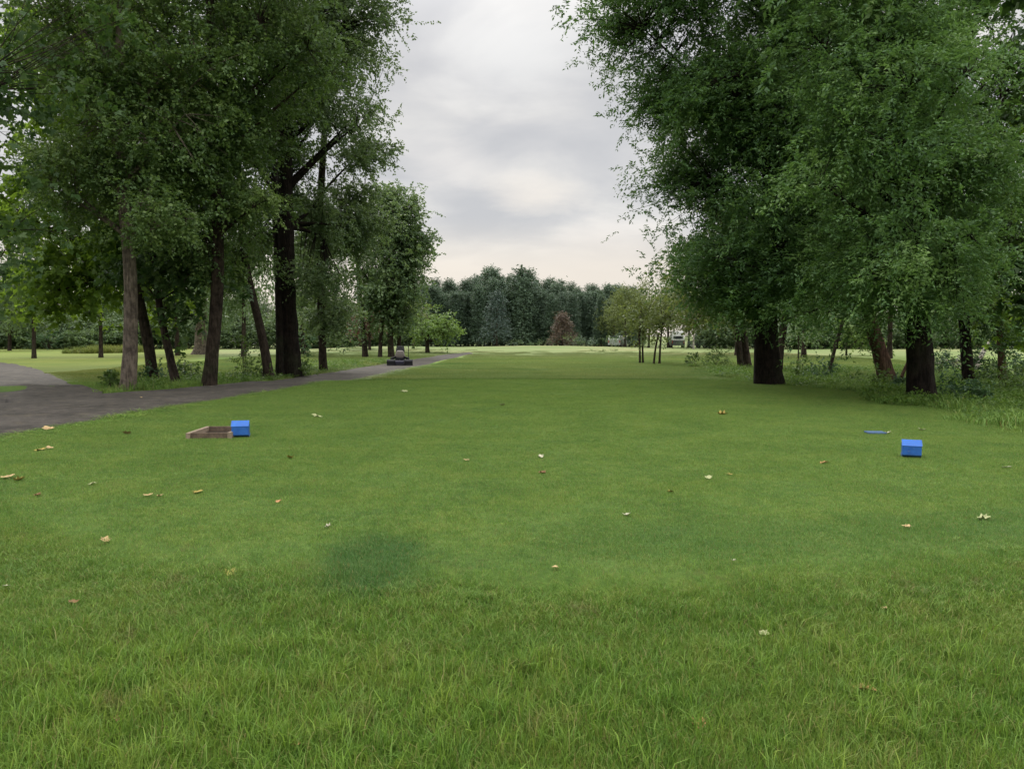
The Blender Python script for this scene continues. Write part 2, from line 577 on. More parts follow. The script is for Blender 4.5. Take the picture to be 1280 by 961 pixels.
def grass_colour(nt):
    geo = nt.nodes.new('ShaderNodeNewGeometry')
    pos = geo.outputs['Position']
    sep = nt.nodes.new('ShaderNodeSeparateXYZ')
    L(nt, pos, sep.inputs[0])
    X, Yv = sep.outputs[0], sep.outputs[1]
    nbig = noise(nt, pos, 0.22, 4, 0.6)
    nmid = noise(nt, pos, 1.1, 5, 0.65)
    nfine = noise(nt, pos, 7.5, 5, 0.7)
    f = mth(nt, 'ADD', mth(nt, 'MULTIPLY', nmid, 0.45), mth(nt, 'MULTIPLY', nfine, 0.55))
    tee = ramp(nt, f, [(0.36, (0.105, 0.205, 0.045)), (0.5, (0.158, 0.27, 0.054)), (0.64, (0.225, 0.315, 0.07))])
    rough = ramp(nt, f, [(0.32, (0.088, 0.186, 0.028)), (0.5, (0.132, 0.232, 0.036)), (0.68, (0.205, 0.272, 0.052))])
    wob = mth(nt, 'MULTIPLY', mth(nt, 'SUBTRACT', nmid, 0.5), 2.2)
    xn = mth(nt, 'MAXIMUM', mth(nt, 'MULTIPLY', X, -1.0), 0.0)
    xp = mth(nt, 'MAXIMUM', X, 0.0)
    lip = mth(nt, 'MINIMUM', mth(nt, 'ADD', mth(nt, 'MULTIPLY', mth(nt, 'MULTIPLY', xn, xn), 0.095), mth(nt, 'MULTIPLY', mth(nt, 'MULTIPLY', xp, xp), 0.035)), 4.0)
    yfar = mth(nt, 'ADD', Yv, wob)
    yw = mth(nt, 'SUBTRACT', mth(nt, 'ADD', Yv, mth(nt, 'MULTIPLY', wob, 0.4)), lip)
    c = mix(nt, maprange(nt, yw, 4.6, 5.15), rough, tee)
    # straw-coloured wear
    st = maprange(nt, noise(nt, pos, 0.8, 5, 0.7, 0.5), 0.56, 0.78)
    c = mix(nt, mth(nt, 'MULTIPLY', st, 0.22), c, (0.27, 0.25, 0.08))
    th_ = mth(nt, 'MULTIPLY', maprange(nt, noise(nt, pos, 2.6, 5, 0.65, 0.4), 0.58, 0.7), maprange(nt, yw, 4.4, 5.6, 0.6, 0.12))
    c = mix(nt, th_, c, (0.17, 0.135, 0.06))
    # greener strip along the near tee edge and a dark lush patch on the left of it
    band = mth(nt, 'MULTIPLY', maprange(nt, yw, 4.9, 5.4), maprange(nt, yw, 5.9, 6.7, 1.0, 0.0))
    band = mth(nt, 'MULTIPLY', band, maprange(nt, X, -0.4, 0.6))
    c = mix(nt, mth(nt, 'MULTIPLY', band, 0.35), c, (0.08, 0.185, 0.045))
    c = mix(nt, mth(nt, 'MULTIPLY', dirt_factor(nt, pos, 468, 697, 0.36, 0.6), 0.75), c, (0.052, 0.14, 0.036))
    # beyond the tee: dark tuft line, olive fairway approach, pale meadow
    w2 = mth(nt, 'ADD', Yv, mth(nt, 'MULTIPLY', mth(nt, 'SUBTRACT', nbig, 0.5), 5.0))
    olive = ramp(nt, noise(nt, scaled(nt, pos, (0.16, 0.42, 1)), 1.0, 5, 0.65), [(0.3, (0.12, 0.22, 0.055)), (0.7, (0.24, 0.29, 0.085))])
    c = mix(nt, maprange(nt, w2, 27.5, 30.5), c, olive)
    ye = mth(nt, 'ADD', yfar, mth(nt, 'MULTIPLY', mth(nt, 'POWER', mth(nt, 'ABSOLUTE', X), 2.0), 0.014))
    edge = mth(nt, 'MULTIPLY', maprange(nt, ye, 26.6, 27.8), maprange(nt, ye, 28.6, 31.0, 1.0, 0.0))
    edge = mth(nt, 'MULTIPLY', edge, maprange(nt, mth(nt, 'ABSOLUTE', X), 4.0, 8.0, 1.0, 0.15))
    c = mix(nt, mth(nt, 'MULTIPLY', edge, mth(nt, 'MULTIPLY', 0.6, maprange(nt, nmid, 0.3, 0.55))), c, (0.06, 0.12, 0.025))
    meadow = ramp(nt, noise(nt, scaled(nt, pos, (0.05, 0.16, 1)), 1.0, 4), [(0.3, (0.13, 0.185, 0.06)), (0.5, (0.185, 0.23, 0.09)), (0.68, (0.245, 0.245, 0.11))])
    # left lawn behind the trees and the right-hand hayfield start nearer
    lx = mth(nt, 'ADD', X, mth(nt, 'MULTIPLY', Yv, 0.33))
    start = mth(nt, 'ADD', w2, mth(nt, 'MULTIPLY', maprange(nt, lx, -9.0, -2.0, 1.0, 0.0), 34.0))
    c = mix(nt, maprange(nt, start, 54.0, 72.0), c, meadow)
    lawn = ramp(nt, nbig, [(0.3, (0.105, 0.155, 0.026)), (0.7, (0.185, 0.212, 0.042))])
    lf = mth(nt, 'MULTIPLY', maprange(nt, lx, -5.5, -3.0, 1.0, 0.0), maprange(nt, Yv, 26.0, 33.0))
    c = mix(nt, mth(nt, 'MULTIPLY', lf, 0.85), c, lawn)
    return c, pos, f


def ground_material():
    m, nt = nt_new('grass_ground')
    c, pos, f = grass_colour(nt)
    sep = nt.nodes.new('ShaderNodeSeparateXYZ')
    L(nt, pos, sep.inputs[0])
    fine = noise(nt, scaled(nt, pos, (26, 18, 26)), 1.0, 6, 0.75)
    c = mix(nt, 0.75, c, ramp(nt, fine, [(0.3, (0.5, 0.5, 0.5)), (0.7, (1.3, 1.3, 1.3))]), 'MULTIPLY')
    # soil between the near blades, then the blades' shade multiplied into the ground colour
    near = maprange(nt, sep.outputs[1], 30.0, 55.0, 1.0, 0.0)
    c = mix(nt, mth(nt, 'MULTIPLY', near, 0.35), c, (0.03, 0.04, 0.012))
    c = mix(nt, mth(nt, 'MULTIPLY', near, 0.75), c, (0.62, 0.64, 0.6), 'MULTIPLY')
    b = bump(nt, fine, 0.6, 0.03)
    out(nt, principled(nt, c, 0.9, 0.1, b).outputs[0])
    return m


def blade_material(name='grass_blade', strawish=0.0):
    m, nt = nt_new(name)
    c, pos, f = grass_colour(nt)
    at = nt.nodes.new('ShaderNodeAttribute')
    at.attribute_name = 'tint'
    var = ramp(nt, at.outputs['Fac'], [(0.0, (0.62, 0.68, 0.55)), (0.5, (1.0, 1.0, 1.0)), (0.88, (1.35, 1.28, 1.1)), (1.0, (1.6, 1.5, 1.2))])
    c = mix(nt, 1.0, c, var, 'MULTIPLY')
    dry = nt.nodes.new('ShaderNodeAttribute')
    dry.attribute_name = 'dry'
    c = mix(nt, mth(nt, 'MULTIPLY', dry.outputs['Fac'], 0.75), c, (0.28, 0.22, 0.09))
    p = principled(nt, c, 0.45, 0.25)
    t = nt.nodes.new('ShaderNodeBsdfTranslucent')
    L(nt, c, t.inputs['Color'])
    mx = nt.nodes.new('ShaderNodeMixShader')
    mx.inputs[0].default_value = 0.3
    L(nt, p.outputs[0], mx.inputs[1])
    L(nt, t.outputs[0], mx.inputs[2])
    out(nt, mx.outputs[0])
    return m


M_GROUND = ground_material()
M_BLADE = blade_material()

# ------------------------------------------------------------------ ground sheet
def axis_lines(segments):
    r_ = [np.arange(a, b, s) for a, b, s in segments]
    return np.concatenate(r_ + [[segments[-1][1]]])


xs = axis_lines([(-900, -120, 60), (-120, -30, 5), (-30, -12, 0.5), (-12, 14, 0.4), (14, 30, 1.0), (30, 120, 5), (120, 900, 60)])
ys = axis_lines([(-40, 1, 4), (1, 14, 0.3), (14, 34, 0.5), (34, 130, 2.5), (130, 300, 17), (300, 2000, 100)])
XX, YY = np.meshgrid(xs, ys)
V = np.stack([XX, YY, H(XX, YY)], axis=-1).reshape(-1, 3)
nx, ny = len(xs), len(ys)
idx = np.arange(nx * ny).reshape(ny, nx)
Q = np.stack([idx[:-1, :-1], idx[:-1, 1:], idx[1:, 1:], idx[1:, :-1]], axis=-1).reshape(-1, 4)
ground = link('ground', np_mesh('ground', V, [Q], M_GROUND, smooth=True))
tag(ground, kind='structure')

# ------------------------------------------------------------------ path
def strip(lower, upper, nseg=160, nacross=10, jit=0.05, r=rng):
    lo = np.array([G(*p) for p in lower])
    up = np.array([G(*p) for p in upper])

    def res(a, n):
        s = np.concatenate([[0], np.cumsum(np.linalg.norm(np.diff(a[:, :2], axis=0), axis=1))])
        s /= s[-1]
        # chord-smoothed resampling
        o = np.stack([np.interp(np.linspace(0, 1, n), s, a[:, i]) for i in range(2)], axis=1)
        for _ in range(6):
            o[1:-1] = 0.25 * o[:-2] + 0.5 * o[1:-1] + 0.25 * o[2:]
        return o
    lo, up = res(lo, nseg), res(up, nseg)
    t = np.linspace(0, 1, nacross)[None, :, None]
    g = lo[:, None] * (1 - t) + up[:, None] * t
    ww = np.linspace(0, 60, nseg)
    for e_ in (0, -1):
        wb = 0.09 * np.sin(ww * 1.7 + e_) + 0.07 * np.sin(ww * 3.9 + 2 * e_) + r.normal(0, jit, nseg)
        g[:, e_, 1] += wb
    z = H(g[..., 0], g[..., 1]) + 0.005 + 0.025 * np.clip(np.minimum(np.arange(nacross), nacross - 1 - np.arange(nacross)) / 1.0, 0, 1)[None]
    v = np.concatenate([g, z[..., None]], axis=-1).reshape(-1, 3)
    i = np.arange(nseg * nacross).reshape(nseg, nacross)
    q = np.stack([i[:-1, :-1], i[1:, :-1], i[1:, 1:], i[:-1, 1:]], axis=-1).reshape(-1, 4)
    return v, q, lo, up


main_lo = [(-420, 640), (-200, 590), (0, 546), (130, 523), (230, 506), (350, 488), (470, 469), (520, 459), (545, 452.5), (575, 445.5), (592, 442)]
main_up = [(-420, 560), (-200, 528), (-40, 518), (0, 505), (14, 500), (60, 497), (150, 490), (230, 485), (300, 478), (400, 467), (470, 456), (530, 447), (565, 442), (586, 440.2)]
br_lo = [(-420, 572), (-200, 540), (-40, 530), (0, 516), (14, 511), (60, 505), (125, 495)]
br_up = [(-420, 450), (-200, 443), (0, 451), (40, 459), (70, 470), (105, 483), (130, 489)]
v1, q1, plo, pup = strip(main_lo, main_up)
v2, q2, blo, bup = strip(br_lo, br_up, 70, 8)
v2[:, 2] -= 0.004


def path_material():
    m, nt = nt_new('worn_asphalt')
    pos = nt.nodes.new('ShaderNodeNewGeometry').outputs['Position']
    n1 = noise(nt, pos, 0.7, 5, 0.65)
    n2 = noise(nt, pos, 3.2, 9, 0.9)
    n3 = noise(nt, pos, 2.2, 5, 0.7, 0.6)
    c = ramp(nt, n1, [(0.3, (0.034, 0.031, 0.027)), (0.7, (0.08, 0.072, 0.064))])
    c = mix(nt, 0.8, c, ramp(nt, n2, [(0.38, (0.3, 0.29, 0.28)), (0.64, (1.8, 1.75, 1.65))]), 'MULTIPLY')
    c = mix(nt, mth(nt, 'MULTIPLY', maprange(nt, n3, 0.5, 0.68), 0.6), c, (0.1, 0.085, 0.06))
    vo = nt.nodes.new('ShaderNodeTexVoronoi')
    vo.inputs['Scale'].default_value = 1.7
    L(nt, pos, vo.inputs['Vector'])
    lit = maprange(nt, vo.outputs['Distance'], 0.07, 0.13, 1.0, 0.0)
    sepc = nt.nodes.new('ShaderNodeSeparateColor')
    L(nt, vo.outputs['Color'], sepc.inputs[0])
    lit = mth(nt, 'MULTIPLY', lit, mth(nt, 'GREATER_THAN', sepc.outputs[0], 0.45))
    c = mix(nt, mth(nt, 'MULTIPLY', lit, 0.7), c, (0.22, 0.18, 0.11))
    out(nt, principled(nt, c, 0.85, 0.2, bump(nt, n2, 0.5, 0.02)).outputs[0])
    return m


path = link('path', np_mesh('path', np.concatenate([v1, v2]), [np.concatenate([q1, q2 + len(v1)])], path_material(), smooth=True))
tag(path, kind='structure')


def in_poly(x, y, poly):
    ins = np.zeros(len(x), bool)
    n = len(poly)
    for i in range(n):
        x1, y1 = poly[i]
        x2, y2 = poly[(i + 1) % n]
        c = ((y1 > y) != (y2 > y)) & (x < (x2 - x1) * (y - y1) / (y2 - y1 + 1e-12) + x1)
        ins ^= c
    return ins


POLY1 = np.concatenate([plo[::6], pup[::-6]])
POLY2 = np.concatenate([blo[::4], bup[::-4]])


def on_path(x, y):
    return in_poly(x, y, POLY1) | in_poly(x, y, POLY2)


# ------------------------------------------------------------------ grass as one object per sort
def blade_patch(n, rad, hmin, hmax, wid, bend, r, dryp=0.06, clump=None, tmean=0.5):
    a = r.uniform(0, 2 * PI, n)
    d = rad * np.sqrt(r.uniform(0, 1, n))
    x, y = d * np.cos(a), d * np.sin(a)
    if clump is not None:
        cx, cy = r.uniform(-rad, rad, (2, clump))
        k = r.integers(0, clump, n)
        m_ = r.uniform(0, 1, n) < 0.6
        x = np.where(m_, cx[k] + r.normal(0, 0.03, n), x)
        y = np.where(m_, cy[k] + r.normal(0, 0.03, n), y)
    h = r.uniform(hmin, hmax, n) * r.uniform(0.7, 1.0, n)
    th = r.uniform(0, 2 * PI, n)
    lean = np.stack([np.cos(th), np.sin(th)], axis=1) * (h * bend * r.uniform(0.15, 1.0, n))[:, None]
    fa = r.uniform(0, 2 * PI, n)
    w = np.stack([np.cos(fa), np.sin(fa), np.zeros(n)], axis=1) * (wid * r.uniform(0.6, 1.2, n))[:, None] * 0.5
    b = np.stack([x, y, np.full(n, -0.004)], axis=1)
    mid = b + np.stack([lean[:, 0] * 0.35, lean[:, 1] * 0.35, h * 0.6], axis=1)
    tip = b + np.stack([lean[:, 0], lean[:, 1], h * np.clip(1.0 - 0.35 * bend * r.uniform(0, 1, n), 0.3, 1)], axis=1)
    v = np.stack([b - w, b + w, mid + w * 0.85, mid - w * 0.85, tip], axis=1).reshape(-1, 3)
    i = np.arange(n)[:, None] * 5
    q = i + np.array([[0, 1, 2, 3]])
    t = i + np.array([[3, 2, 4]])
    tint = np.clip(r.normal(tmean, 0.2, n), 0, 1)
    dry = (r.uniform(0, 1, n) < dryp).astype(float) * r.uniform(0.5, 1, n)
    return v, q, t, tint, dry


def grass_object(name, patches, pts, rot, scl, var, mat):
    """One mesh holds the patches and the points they grow on; a geometry-nodes modifier spreads the patches over the points."""
    V, Qs, Ts, ti, dr, pv = [], [], [], [], [], []
    off = 0
    tq, tt, dq, dt = [], [], [], []
    for k, (v, q, t, tint, dry) in enumerate(patches):
        V.append(v)
        Qs.append(q + off)
        Ts.append(t + off)
        tq.append(tint)
        dq.append(dry)
        if len(t):
            tt.append(tint)
            dt.append(dry)
        pv.append(np.full(len(v), k + 1.0))
        off += len(v)
    V.append(pts)
    pv.append(np.zeros(len(pts)))
    V = np.concatenate(V)
    pv = np.concatenate(pv)
    n0 = off
    me = np_mesh(name, V, [np.concatenate(Qs), np.concatenate(Ts)], mat,
                 {'tint': np.concatenate(tq + tt), 'dry': np.concatenate(dq + dt)},
                 pattrs={'patch': pv,
                         'rot': np.concatenate([np.zeros(n0), rot]),
                         'scl': np.concatenate([np.ones(n0), scl]),
                         'var': np.concatenate([np.zeros(n0), var])})
    o = link(name, me)
    ng = bpy.data.node_groups.new(name + '_spread', 'GeometryNodeTree')
    ng.interface.new_socket('Geometry', in_out='INPUT', socket_type='NodeSocketGeometry')
    ng.interface.new_socket('Geometry', in_out='OUTPUT', socket_type='NodeSocketGeometry')
    gi = ng.nodes.new('NodeGroupInput')
    go = ng.nodes.new('NodeGroupOutput')

    def attr(nm):
        a = ng.nodes.new('GeometryNodeInputNamedAttribute')
        a.data_type = 'FLOAT'
        a.inputs['Name'].default_value = nm
        return a.outputs['Attribute']

    def near(sock, val):
        c = ng.nodes.new('FunctionNodeCompare')
        c.data_type = 'FLOAT'
        c.operation = 'EQUAL'
        ng.links.new(sock, c.inputs['A'])
        c.inputs['B'].default_value = val
        c.inputs['Epsilon'].default_value = 0.3
        return c.outputs['Result']

    def sep(sel):
        s = ng.nodes.new('GeometryNodeSeparateGeometry')
        s.domain = 'POINT'
        ng.links.new(gi.outputs[0], s.inputs['Geometry'])
        ng.links.new(sel, s.inputs['Selection'])
        return s.outputs['Selection']
    points = sep(near(attr('patch'), 0.0))
    join = ng.nodes.new('GeometryNodeJoinGeometry')
    cx = ng.nodes.new('ShaderNodeCombineXYZ')
    ng.links.new(attr('rot'), cx.inputs['Z'])
    for k in range(len(patches)):
        iop = ng.nodes.new('GeometryNodeInstanceOnPoints')
        ng.links.new(points, iop.inputs['Points'])
        ng.links.new(near(attr('var'), float(k)), iop.inputs['Selection'])
        ng.links.new(sep(near(attr('patch'), k + 1.0)), iop.inputs['Instance'])
        ng.links.new(cx.outputs[0], iop.inputs['Rotation'])
        sv = ng.nodes.new('ShaderNodeCombineXYZ')
        sv.inputs[0].default_value = 1
        sv.inputs[1].default_value = 1
        ng.links.new(attr('scl'), sv.inputs[2])
        ng.links.new(sv.outputs[0], iop.inputs['Scale'])
        ng.links.new(iop.outputs[0], join.inputs[0])
    ng.links.new(join.outputs[0], go.inputs[0])
    md = o.modifiers.new('spread', 'NODES')
    md.node_group = ng
    return o


def spread(xr, yr, step, r, keep, jit=0.3):
    gx, gy = np.meshgrid(np.arange(*xr, step), np.arange(*yr, step))
    x = gx.ravel() + r.uniform(-jit, jit, gx.size) * step
    y = gy.ravel() + r.uniform(-jit, jit, gx.size) * step
    k = keep(x, y)
    x, y = x[k], y[k]
    return np.stack([x, y, H(x, y)], axis=1)


def infr(x, y, m=1.2):
    return np.abs(x) < 0.66 * y + m


rg = np.random.default_rng(21)
mown = [blade_patch(2000, 0.46, 0.016, 0.036, 0.003, 0.9, rg, 0.15) for _ in range(4)]
pts = spread((-20, 20), (4.4, 28.2), 0.42, rg, lambda x, y: infr(x, y) & ~on_path(x, y) & (x < right_edge(y) + 0.6) & (y + 0.15 * np.sin(x * 1.7) > EDGE(x) - 0.05) & (y + 0.3 * np.sin(x * 0.9) + rg.normal(0, 0.25, len(x)) < 27.4))
og = grass_object('mown_grass', mown, pts, rg.uniform(0, 6.28, len(pts)), rg.uniform(0.75, 1.25, len(pts)), rg.integers(0, 4, len(pts)), M_BLADE)
tag(og, 'short mown green grass of the tee', 'grass', kind='stuff')
appr = [blade_patch(1100, 0.72, 0.025, 0.055, 0.009, 0.9, rg, 0.1) for _ in range(3)]
pts = spread((-20, 26), (27.0, 84.0), 0.58, rg, lambda x, y: infr(x, y) & ~on_path(x, y) & (x < right_edge(y) + 0.6 + 40 * sstep(40, 55, y)) & (rg.uniform(0, 1, len(x)) > sstep(46, 88, y)))
pts = pts[~on_path(pts[:, 0] - 0.6, pts[:, 1])]
og = grass_object('fairway_grass', appr, pts, rg.uniform(0, 6.28, len(pts)), rg.uniform(0.6, 1.3, len(pts)), rg.integers(0, 3, len(pts)), M_BLADE)
tag(og, 'green and olive grass of the fairway beyond the tee', 'grass', kind='stuff')
rough = [blade_patch(2300, 0.46, 0.03, 0.085, 0.0036, 1.0, rg, 0.13, 40) for _ in range(3)] + [blade_patch(1700, 0.46, 0.05, 0.14, 0.0044, 1.1, rg, 0.1, 18, 0.68)]
pts = spread((-9, 8), (1.6, 9.2), 0.3, rg, lambda x, y: infr(x, y, 1.6) & (y + 0.12 * np.sin(x * 1.3) < EDGE(x) + 0.05))
hs = 0.55 + 0.7 * (1 - sstep(3.0, 5.3, pts[:, 1])) + rg.normal(0, 0.12, len(pts))
var = np.where(rg.uniform(0, 1, len(pts)) < 0.3 * (pts[:, 1] < 4.2), 3, rg.integers(0, 3, len(pts)))
og = grass_object('rough_grass', rough, pts, rg.uniform(0, 6.28, len(pts)), np.clip(hs, 0.35, 1.5), var, M_BLADE)
tag(og, 'longer shaggy grass in the rough before the tee', 'grass', kind='stuff')
# lank undergrowth along the two rows of trees
lank = [blade_patch(260, 0.42, 0.06, 0.24, 0.012, 1.0, rg, 0.08, 12) for _ in range(3)] + [blade_patch(150, 0.4, 0.12, 0.42, 0.014, 1.0, rg, 0.12, 7)]


def right_under(x, y):
    d = x - right_edge(y)
    return (y > 9) & (y < 42) & (d > 0.5 + 0.5 * np.sin(y * 1.3)) & (d < 13) & infr(x, y, 2)


def dist_poly(x, y, line):
    d = np.full(len(x), 1e9)
    for a, b in zip(line[:-1], line[1:]):
        ab = b - a
        t = np.clip(((x - a[0]) * ab[0] + (y - a[1]) * ab[1]) / (ab @ ab + 1e-9), 0, 1)
        d = np.minimum(d, np.hypot(x - a[0] - t * ab[0], y - a[1] - t * ab[1]))
    return d


def left_under(x, y):
    d = dist_poly(x, y, pup[::8])
    s = rg.uniform(0, 1, len(x))
    return (y > 21) & (y < 48) & ~on_path(x, y) & (d < 3.2) & (s > d / 3.6) & (x < -6.0)


M_LANK = blade_material('lank_grass')
_e = plo
_e = np.repeat(_e[:-8], 2, axis=0) + rg.normal(0, 0.1, (2 * len(_e[:-8]), 2))
_e = _e[infr(_e[:, 0], _e[:, 1], 2) & (_e[:, 1] < 45)]
_e = np.concatenate([_e, H(_e[:, 0], _e[:, 1])[:, None]], axis=1)
n_edge = len(_e)
pts = np.concatenate([spread((5, 34), (9, 42), 0.42, rg, right_under), spread((-26, -4), (20, 48), 0.42, rg, left_under), _e])
_s = rg.uniform(0.4, 1.25, len(pts))
_s[-n_edge:] = rg.uniform(0.06, 0.2, n_edge)
og = grass_object('undergrowth_grass', lank, pts, rg.uniform(0, 6.28, len(pts)), _s, rg.integers(0, 4, len(pts)), M_LANK)
tag(og, 'lank undergrowth grass beneath the trees', 'grass', kind='stuff')
def cover_patch(n, r):
    a = r.uniform(0, 6.28, n)
    d = 0.42 * np.sqrt(r.uniform(0, 1, n))
    C = np.stack([d * np.cos(a), d * np.sin(a), r.uniform(0.03, 0.22, n)], axis=1)
    st = dict(sprays=2, leaves=6, cr=0.05, len=0.16, lift=0.35, droop=0.3, hang=0.1, l=0.06, w=0.7)
    v, q, t = leaf_cloud(C, r.normal(0.5, 0.14, n), unit(r.normal(0, 1, C.shape)), st, r)
    v[:, 2] = np.maximum(v[:, 2], 0.004)
    return v, q, np.zeros((0, 3), int), t, np.zeros(len(t))


cov = [cover_patch(26, rg) for _ in range(4)]
patchy = lambda x, y: np.sin(x * 1.1 + 0.6 * y) * np.sin(y * 1.4 - 0.5 * x) + rg.normal(0, 0.35, len(x)) > -0.15
pts = np.concatenate([spread((5, 34), (9, 42), 0.4, rg, lambda x, y: right_under(x, y) & patchy(x, y)), spread((-26, -4), (20, 48), 0.36, rg, lambda x, y: left_under(x, y) & patchy(x, y) & (rg.uniform(0, 1, len(x)) < 0.55))])
og = grass_object('ground_cover', cov, pts, rg.uniform(0, 6.28, len(pts)), rg.uniform(0.25, 1.0, len(pts)), rg.integers(0, 4, len(pts)), M_COVER)
tag(og, 'low leafy ground cover beneath the trees', 'ground cover', kind='stuff')
# strip of tall weeds on the left meadow
a, b = G(82, 442), G(158, 441)
n_ = 170
pp = a + (b - a) * rg.uniform(0, 1, (n_, 1)) + np.stack([rg.normal(0, 0.5, n_), rg.uniform(-0.5, 5.0, n_), np.zeros(n_)], axis=1)
pp[:, 2] = H(pp[:, 0], pp[:, 1])
weeds = [blade_patch(110, 0.6, 0.25, 1.1, 0.035, 0.7, rg, 0.15, 6)]
og = grass_object('tall_weeds', weeds, pp, rg.uniform(0, 6.28, n_), rg.uniform(0.35, 1.05, n_), np.zeros(n_), M_LANK)
tag(og, 'strip of tall unmown weeds on the left lawn', 'weeds', kind='stuff')

exec_marker = None
# ================================================================== TREES
LG = 'trees along the cart path'
RG = 'trees along the right edge of the tee'

# ---- left row
make_tree('broadleaf_tree', 'tall tree with pale grey straight trunk at the cart path edge', 22.0,
          [(160, 488, 22), (163, 440, 20), (164, 380, 19), (160, 300, 17), (153, 250, 16), (150, 120, 13), (150, -40, 10), (155, -220, 6)],
          [(150, 60, 110, 90), (120, 170, 80, 70), (215, 150, 75, 80), (215, 265, 45, 42, -1), (95, 255, 50, 35, 0, .8), (170, -120, 120, 90, 0, 1, 1), (75, 60, 45, 40, 0, .4)],
          'round', M_ROUND, B_GREY, LG, 11, dens=10)
make_tree('broadleaf_tree', 'leaning dark tree close behind the pale grey trunk, leaves hanging low', 27.5,
          [(192, 467, 15), (186, 430, 15), (178, 395, 14), (165, 330, 12), (150, 250, 10), (140, 120, 8), (138, 0, 5)],
          [(115, 345, 50, 45, 0, .7), (90, 385, 45, 35, 0, .45), (165, 300, 60, 50, 0, .8), (50, 300, 55, 50, 0, .6), (110, 230, 80, 60), (135, 90, 110, 100), (200, 380, 22, 20, 0, .5)],
          'maple', M_MAPLE, B_DARK, LG, 12, dens=9, lscale=1.15)
make_tree('broadleaf_tree', 'thin dark tree leaning left from the shrub beside the pale trunk', 24.6,
          [(222, 481, 13), (213, 450, 11), (205, 415, 10), (198, 380, 9), (190, 320, 8), (188, 200, 6), (190, 100, 4)],
          [(205, 340, 45, 45), (190, 240, 55, 60), (200, 130, 60, 70), (235, 385, 25, 22, 0, .5)],
          'maple', M_MAPLE_D, B_DARK, LG, 13, dens=10)
make_tree('broadleaf_tree', 'curved dark brown tree halfway between the pale trunk and the thickest left trunk', 24.0,
          [(261, 485, 21), (265, 450, 19), (270, 390, 18), (273, 330, 17), (270, 240, 16), (266, 150, 14), (262, 0, 11), (262, -200, 7)],
          [(290, 50, 85, 90), (255, 170, 60, 60), (300, 160, 42, 60), (290, 265, 40, 42), (270, -110, 130, 100, 0, 1, 1), (250, 310, 40, 35)],
          'round', M_ROUND, B_DARK, LG, 14, dens=10.5, tint=0.5)
make_tree('broadleaf_tree', 'slender tree leaning left beside the thickest trunk of the left row', 29.0,
          [(337, 471, 14), (331, 435, 13), (322, 395, 12), (312, 358, 11), (302, 300, 9), (298, 200, 7), (298, 110, 4)],
          [(300, 320, 38, 40), (288, 260, 45, 50), (295, 160, 48, 60)],
          'round', M_ROUND, B_DARK, LG, 15, dens=11)
make_tree('broadleaf_tree', 'massive tree with thickest trunk of the left row, thin second stem beside it', 31.0,
          [(364, 469, 29), (362, 430, 27), (359, 380, 25), (357, 300, 24), (355, 200, 22), (352, 100, 18), (350, -50, 13), (350, -220, 7)],
          [(355, 30, 90, 75, 1.5), (420, 30, 60, 55), (400, 130, 50, 60), (330, 170, 42, 55, 3), (322, 280, 32, 45, 3), (408, 270, 30, 40, 1), (412, 345, 26, 35, 0, .8), (365, 200, 30, 90, 3.2, .6), (360, 60, 40, 50, -1.5, .5), (350, -120, 140, 90, 0, 1, 1), (458, 12, 28, 22, 0, .6)],
          'round', M_GREY, B_BLACK, LG, 16, dens=11,
          extra_trunks=[[(349, 471, 10, -.6), (350, 430, 9, -.5), (348, 370, 8, -.4), (345, 300, 7, 0), (342, 230, 5, 0.2)]])
make_tree('broadleaf_tree', 'tree with a thin straight trunk and airy grey-green crown, right of the thickest trunk', 36.0,
          [(404, 463, 12), (403, 430, 11), (402, 380, 11), (400, 320, 10), (402, 230, 10), (408, 140, 8), (415, 50, 5), (418, -40, 3)],
          [(438, 190, 44, 60, 0, .42), (462, 130, 24, 36, 0, .32), (420, 100, 46, 55, 0, .4), (458, 60, 18, 24, 0, .3), (420, 270, 45, 45), (445, 300, 30, 40, 0, .8), (405, 375, 30, 35, 0, .8), (425, 405, 25, 20, 0, .6)],
          'round', M_GREY, B_DARK, LG, 17, dens=11, lscale=1.15, tint=0.5)
make_tree('broadleaf_tree', 'slim bare-stemmed tree standing in the grass left of the parked mower', 61.0,
          [(457, 444, 8), (454, 415, 7), (450, 380, 6.5), (447, 340, 5.5), (445, 290, 4), (445, 240, 2.5)],
          [(450, 330, 26, 38), (445, 280, 28, 35), (470, 340, 14, 20, 0, .7), (420, 395, 22, 22, 2, .7)],
          'mid', M_GREY, B_DARK, LG, 18, dens=3.2, sides=10)
make_tree('broadleaf_tree', 'leafy several-stemmed tree right behind the parked mower', 60.0,
          [(489, 442, 9), (488, 420, 8), (487, 390, 7), (490, 340, 6), (495, 290, 4), (497, 240, 2)],
          [(500, 300, 26, 60, 0, 1), (490, 350, 32, 50, 0, 1), (497, 250, 22, 30, 0, .8), (510, 295, 22, 40, 0, .9), (488, 320, 26, 50), (490, 385, 28, 38, 0, 1.1), (515, 345, 16, 30, 0, .9), (475, 280, 16, 40), (512, 400, 14, 18)],
          'mid', M_GREY, B_DARK, LG, 19, dens=6.0, sides=10, tint=0.52,
          extra_trunks=[[(475, 441, 5, 0), (476, 420, 5, 0), (480, 390, 4, 0), (484, 360, 3, 0)], [(498, 441, 6, .5), (499, 420, 5, .5), (500, 380, 4, .3), (503, 330, 2, 0)]])
